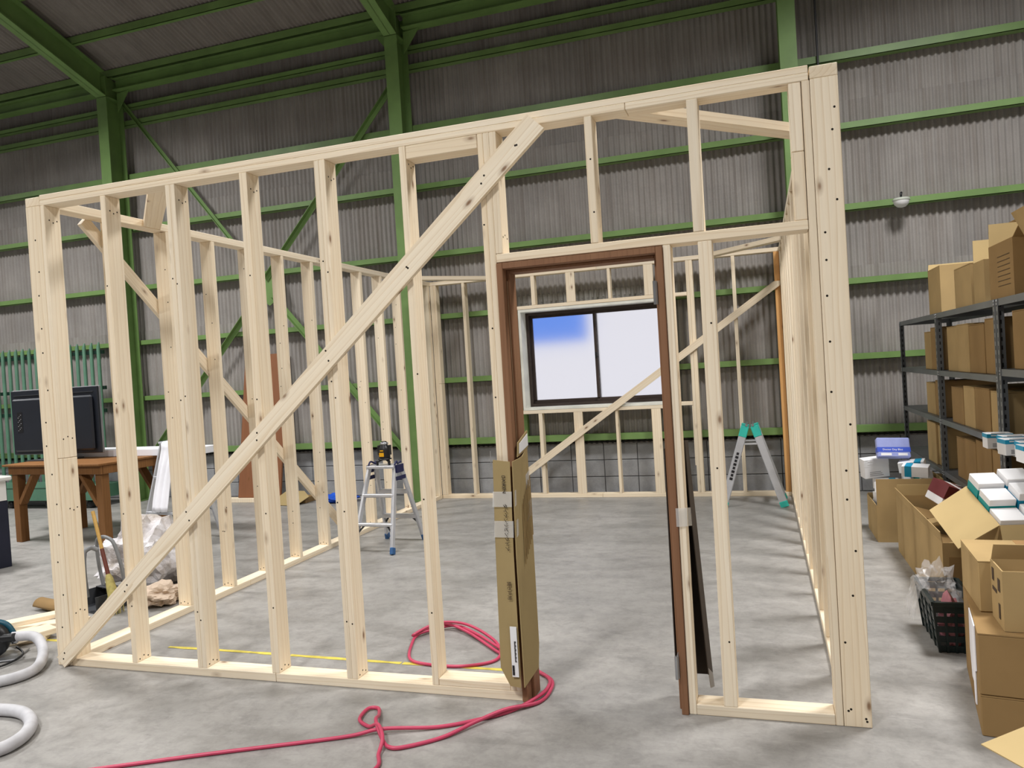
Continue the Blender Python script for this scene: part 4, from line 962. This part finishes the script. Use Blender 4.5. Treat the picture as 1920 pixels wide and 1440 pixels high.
# crate with plastic
CR = thing('plastic_crate', 'dark green plastic crate holding clear wrapping on the floor', 'crate', (4.79,1.10,0))
w0, d0, w1, d1, h_ = .075, .20, .10, .225, .25
for sx, sy in ((-1,0),(1,0),(0,-1),(0,1)):
    mb = MB(); n = 5
    for k in range(n):
        z0_, z1_ = h_*k/n+.004, h_*(k+.72)/n
        def pt(s, z): 
            f_ = z/h_; W_ = w0+(w1-w0)*f_; D_ = d0+(d1-d0)*f_
            return Vector((sx*W_, s*D_, z)) if sx else Vector((s*W_, sy*D_, z))
        e = Vector((sx, sy, 0))*-.006; mb.prism([pt(-1,z0_), pt(1,z0_), pt(1,z1_), pt(-1,z1_)], e)
    for s in (-1,-.5,0,.5,1): mb.bar(pt(s,0), pt(s,h_), .012, .008, (sx,sy,0))
    mb.build('side_wall', M_CRATE, CR)
MB().box(-w0, w0, -d0, d0, .004, .012).build('bottom', M_CRATE, CR)
mb = MB(); mb.bar((-w1,-d1,h_),(w1,-d1,h_),.02,.02).bar((-w1,d1,h_),(w1,d1,h_),.02,.02).bar((-w1,-d1,h_),(-w1,d1,h_),.02,.02).bar((w1,-d1,h_),(w1,d1,h_),.02,.02).build('rim', M_CRATE, CR)
def in_crate(o, ya, yb):
    """film stays between the crate's walls below the rim and bulges out only above it"""
    for v_ in o.data.vertices:
        p = o.location+v_.co; f_ = max(0, min(1, p.z/h_)); W_ = w0+(w1-w0)*f_-.014; D_ = d0+(d1-d0)*f_-.014; k_ = .02*max(0, p.z-h_-.012)/.03
        e_ = max(0, p.z-h_-.018)*1.6; W_ += min(.05, e_); D_ += min(.02, e_)
        p.x = max(4.79-W_, min(4.79+min(W_, w1-.006), p.x)); p.y = max(ya, 1.10-D_, min(yb, 1.10+D_, p.y)); p.z = max(p.z, .016)
        v_.co = p-o.location
Cw = thing('clear_wrapping', 'crumpled clear plastic film spilling over the crate edge', 'plastic film', (4.77,1.19,.1))
o = blob('film_heap', (4.77,1.19,.014), (.10,.14,.165), 4, .7, 2.2, M_FILM, 1.7); in_crate(o, 1.062, 9); o.parent = Cw; o.location = o.location-Cw.location
vs = []; fs = []; nu, nv = 16, 12
for i in range(nu+1):
    y = 1.03+.26*i/nu
    for j in range(nv+1):
        u = j/nv
        if u < .3: x, z = 4.715-.045*u/.3, .274+.004*math.sin(u*10)
        else: q_ = (u-.3)/.7; x, z = 4.668-.04*q_, .272-.19*q_*(.6+.4*math.sin(i*.9)**2)
        n_ = noise.noise(Vector((y*22, u*6, 3)))*.014; vs.append((x-abs(n_), y+n_, z+(abs(n_)*.6 if u < .3 else 0)))
for i in range(nu):
    for j in range(nv): a = i*(nv+1)+j; fs.append((a, a+1, a+nv+2, a+nv+1))
o = pydata('film_tail', [Vector(v_)-Cw.location for v_ in vs], fs, M_FILM, Cw)
o = blob('pink_wrapping', (4.79,.97,.014), (.055,.075,.125), 3, .5, 2.2, plain('pink_film', (206,140,150), .25), 2.9); in_crate(o, 0, 1.056); tag(o, 'pinkish crumpled wrapping inside the crate', 'plastic film')

# stack of boxes nearest the crate
eu = Vector((.149,.989,0)); en = Vector((-.989,.149,0)); e0 = Vector((4.685,.01,0))
EC = e0+eu*.36-en*.2225
cbox('wide brown box at the very bottom of the stack on the floor', EC.x, EC.y, 0, .445, .72, .162, M_CARD2, -.1497)
cbox('wide brown box with torn white paper on its side', EC.x, EC.y, .163, .445, .72, .242, M_CARD2, -.1497)
def onE(u, z): return e0+eu*u+en*.001+Vector((0,0,z))
mb = MB(); mb.prism([onE(.10,.40), onE(.34,.40), onE(.36,.22), onE(.30,.12), onE(.22,.13), onE(.20,.05), onE(.15,.06), onE(.14,.2), onE(.09,.22)], en*.004)
tag(mb.build('torn_paper', M_CLOTH), 'torn white paper hanging on the side of the bottom box', 'paper')
BD = obox('small brown printed box with dark open top on the bottom box', 5.01, .125, .406, .44, .20, .235, (('+y', -20, .07),), M_CARD, -.05, M_CARD)
printed(BD, [(-.2212,-.06,.14),(-.2212,-.025,.14),(-.2212,-.025,.19),(-.2212,-.06,.19)], (-.001,0,0)); printed(BD, [(-.2212,.0,.12),(-.2212,.07,.12),(-.2212,.07,.135),(-.2212,.0,.135)], (-.001,0,0)); printed(BD, [(-.2212,-.05,.03),(-.2212,-.025,.03),(-.2212,-.025,.09),(-.2212,-.05,.09)], (-.001,0,0)); printed(BD, [(-.2212,.04,.16),(-.2212,.07,.16),(-.2212,.07,.21),(-.2212,.04,.21)], (-.001,0,0))
cbox('plain brown box behind the small printed box on the bottom box', 5.0, .46, .406, .46, .40, .215, M_CARD, -.06)
cbox('plain brown box under the tilted box of upright cartons', 5.07, 1.10, 0, .30, .40, .43, M_CARD2, 0)
# tilted open box of upright cartons
cy_ = Vector((-.165,.92,.357)).normalized(); cx_ = Vector((.984,.178,0)).normalized(); cx_ = (cx_-cy_*cx_.dot(cy_)).normalized(); cz_ = cx_.cross(cy_)
w_, d_, h_ = .27, .375, .20; R0 = Vector((4.985,.835,.65)); oC = R0+cx_*(w_/2)+cy_*(d_/2)-cz_*h_
MC = Matrix((cx_, cy_, cz_)).transposed().to_4x4(); MC.translation = oC; eC = MC.to_euler()
BC = obox('tilted open brown box of upright white cartons with a wide drooping flap', oC.x, oC.y, oC.z, w_, d_, h_, (('-x', 128, .215), ('-y', 148, .14)), M_CARD, 0, M_CARDIN); BC.rotation_euler = eC
lC = 'white carton with teal side standing in the tilted open box'
for i, (dx, dy, dh) in enumerate(((-.066,.125,.0),(.066,.125,.02),(-.066,.0,-.02),(.066,.0,.01),(-.066,-.12,-.06),(.066,-.12,-.04))):
    p_ = MC @ Vector((dx, dy, .006)); q_ = carton(p_.x, p_.y, p_.z, .122, .112, .275+dh, eC, lC, 'upright cartons in the tilted box', (M_TEAL, M_TEAL2)[i % 2], (.3,.88))
a_ = math.atan2(.52,.85)
obox('open brown box with a wide flap folded out over the floor', 5.06, -.60, 0, .5, .42, .33, (('-x', 98, .26),), M_CARD, a_, M_CARDIN)
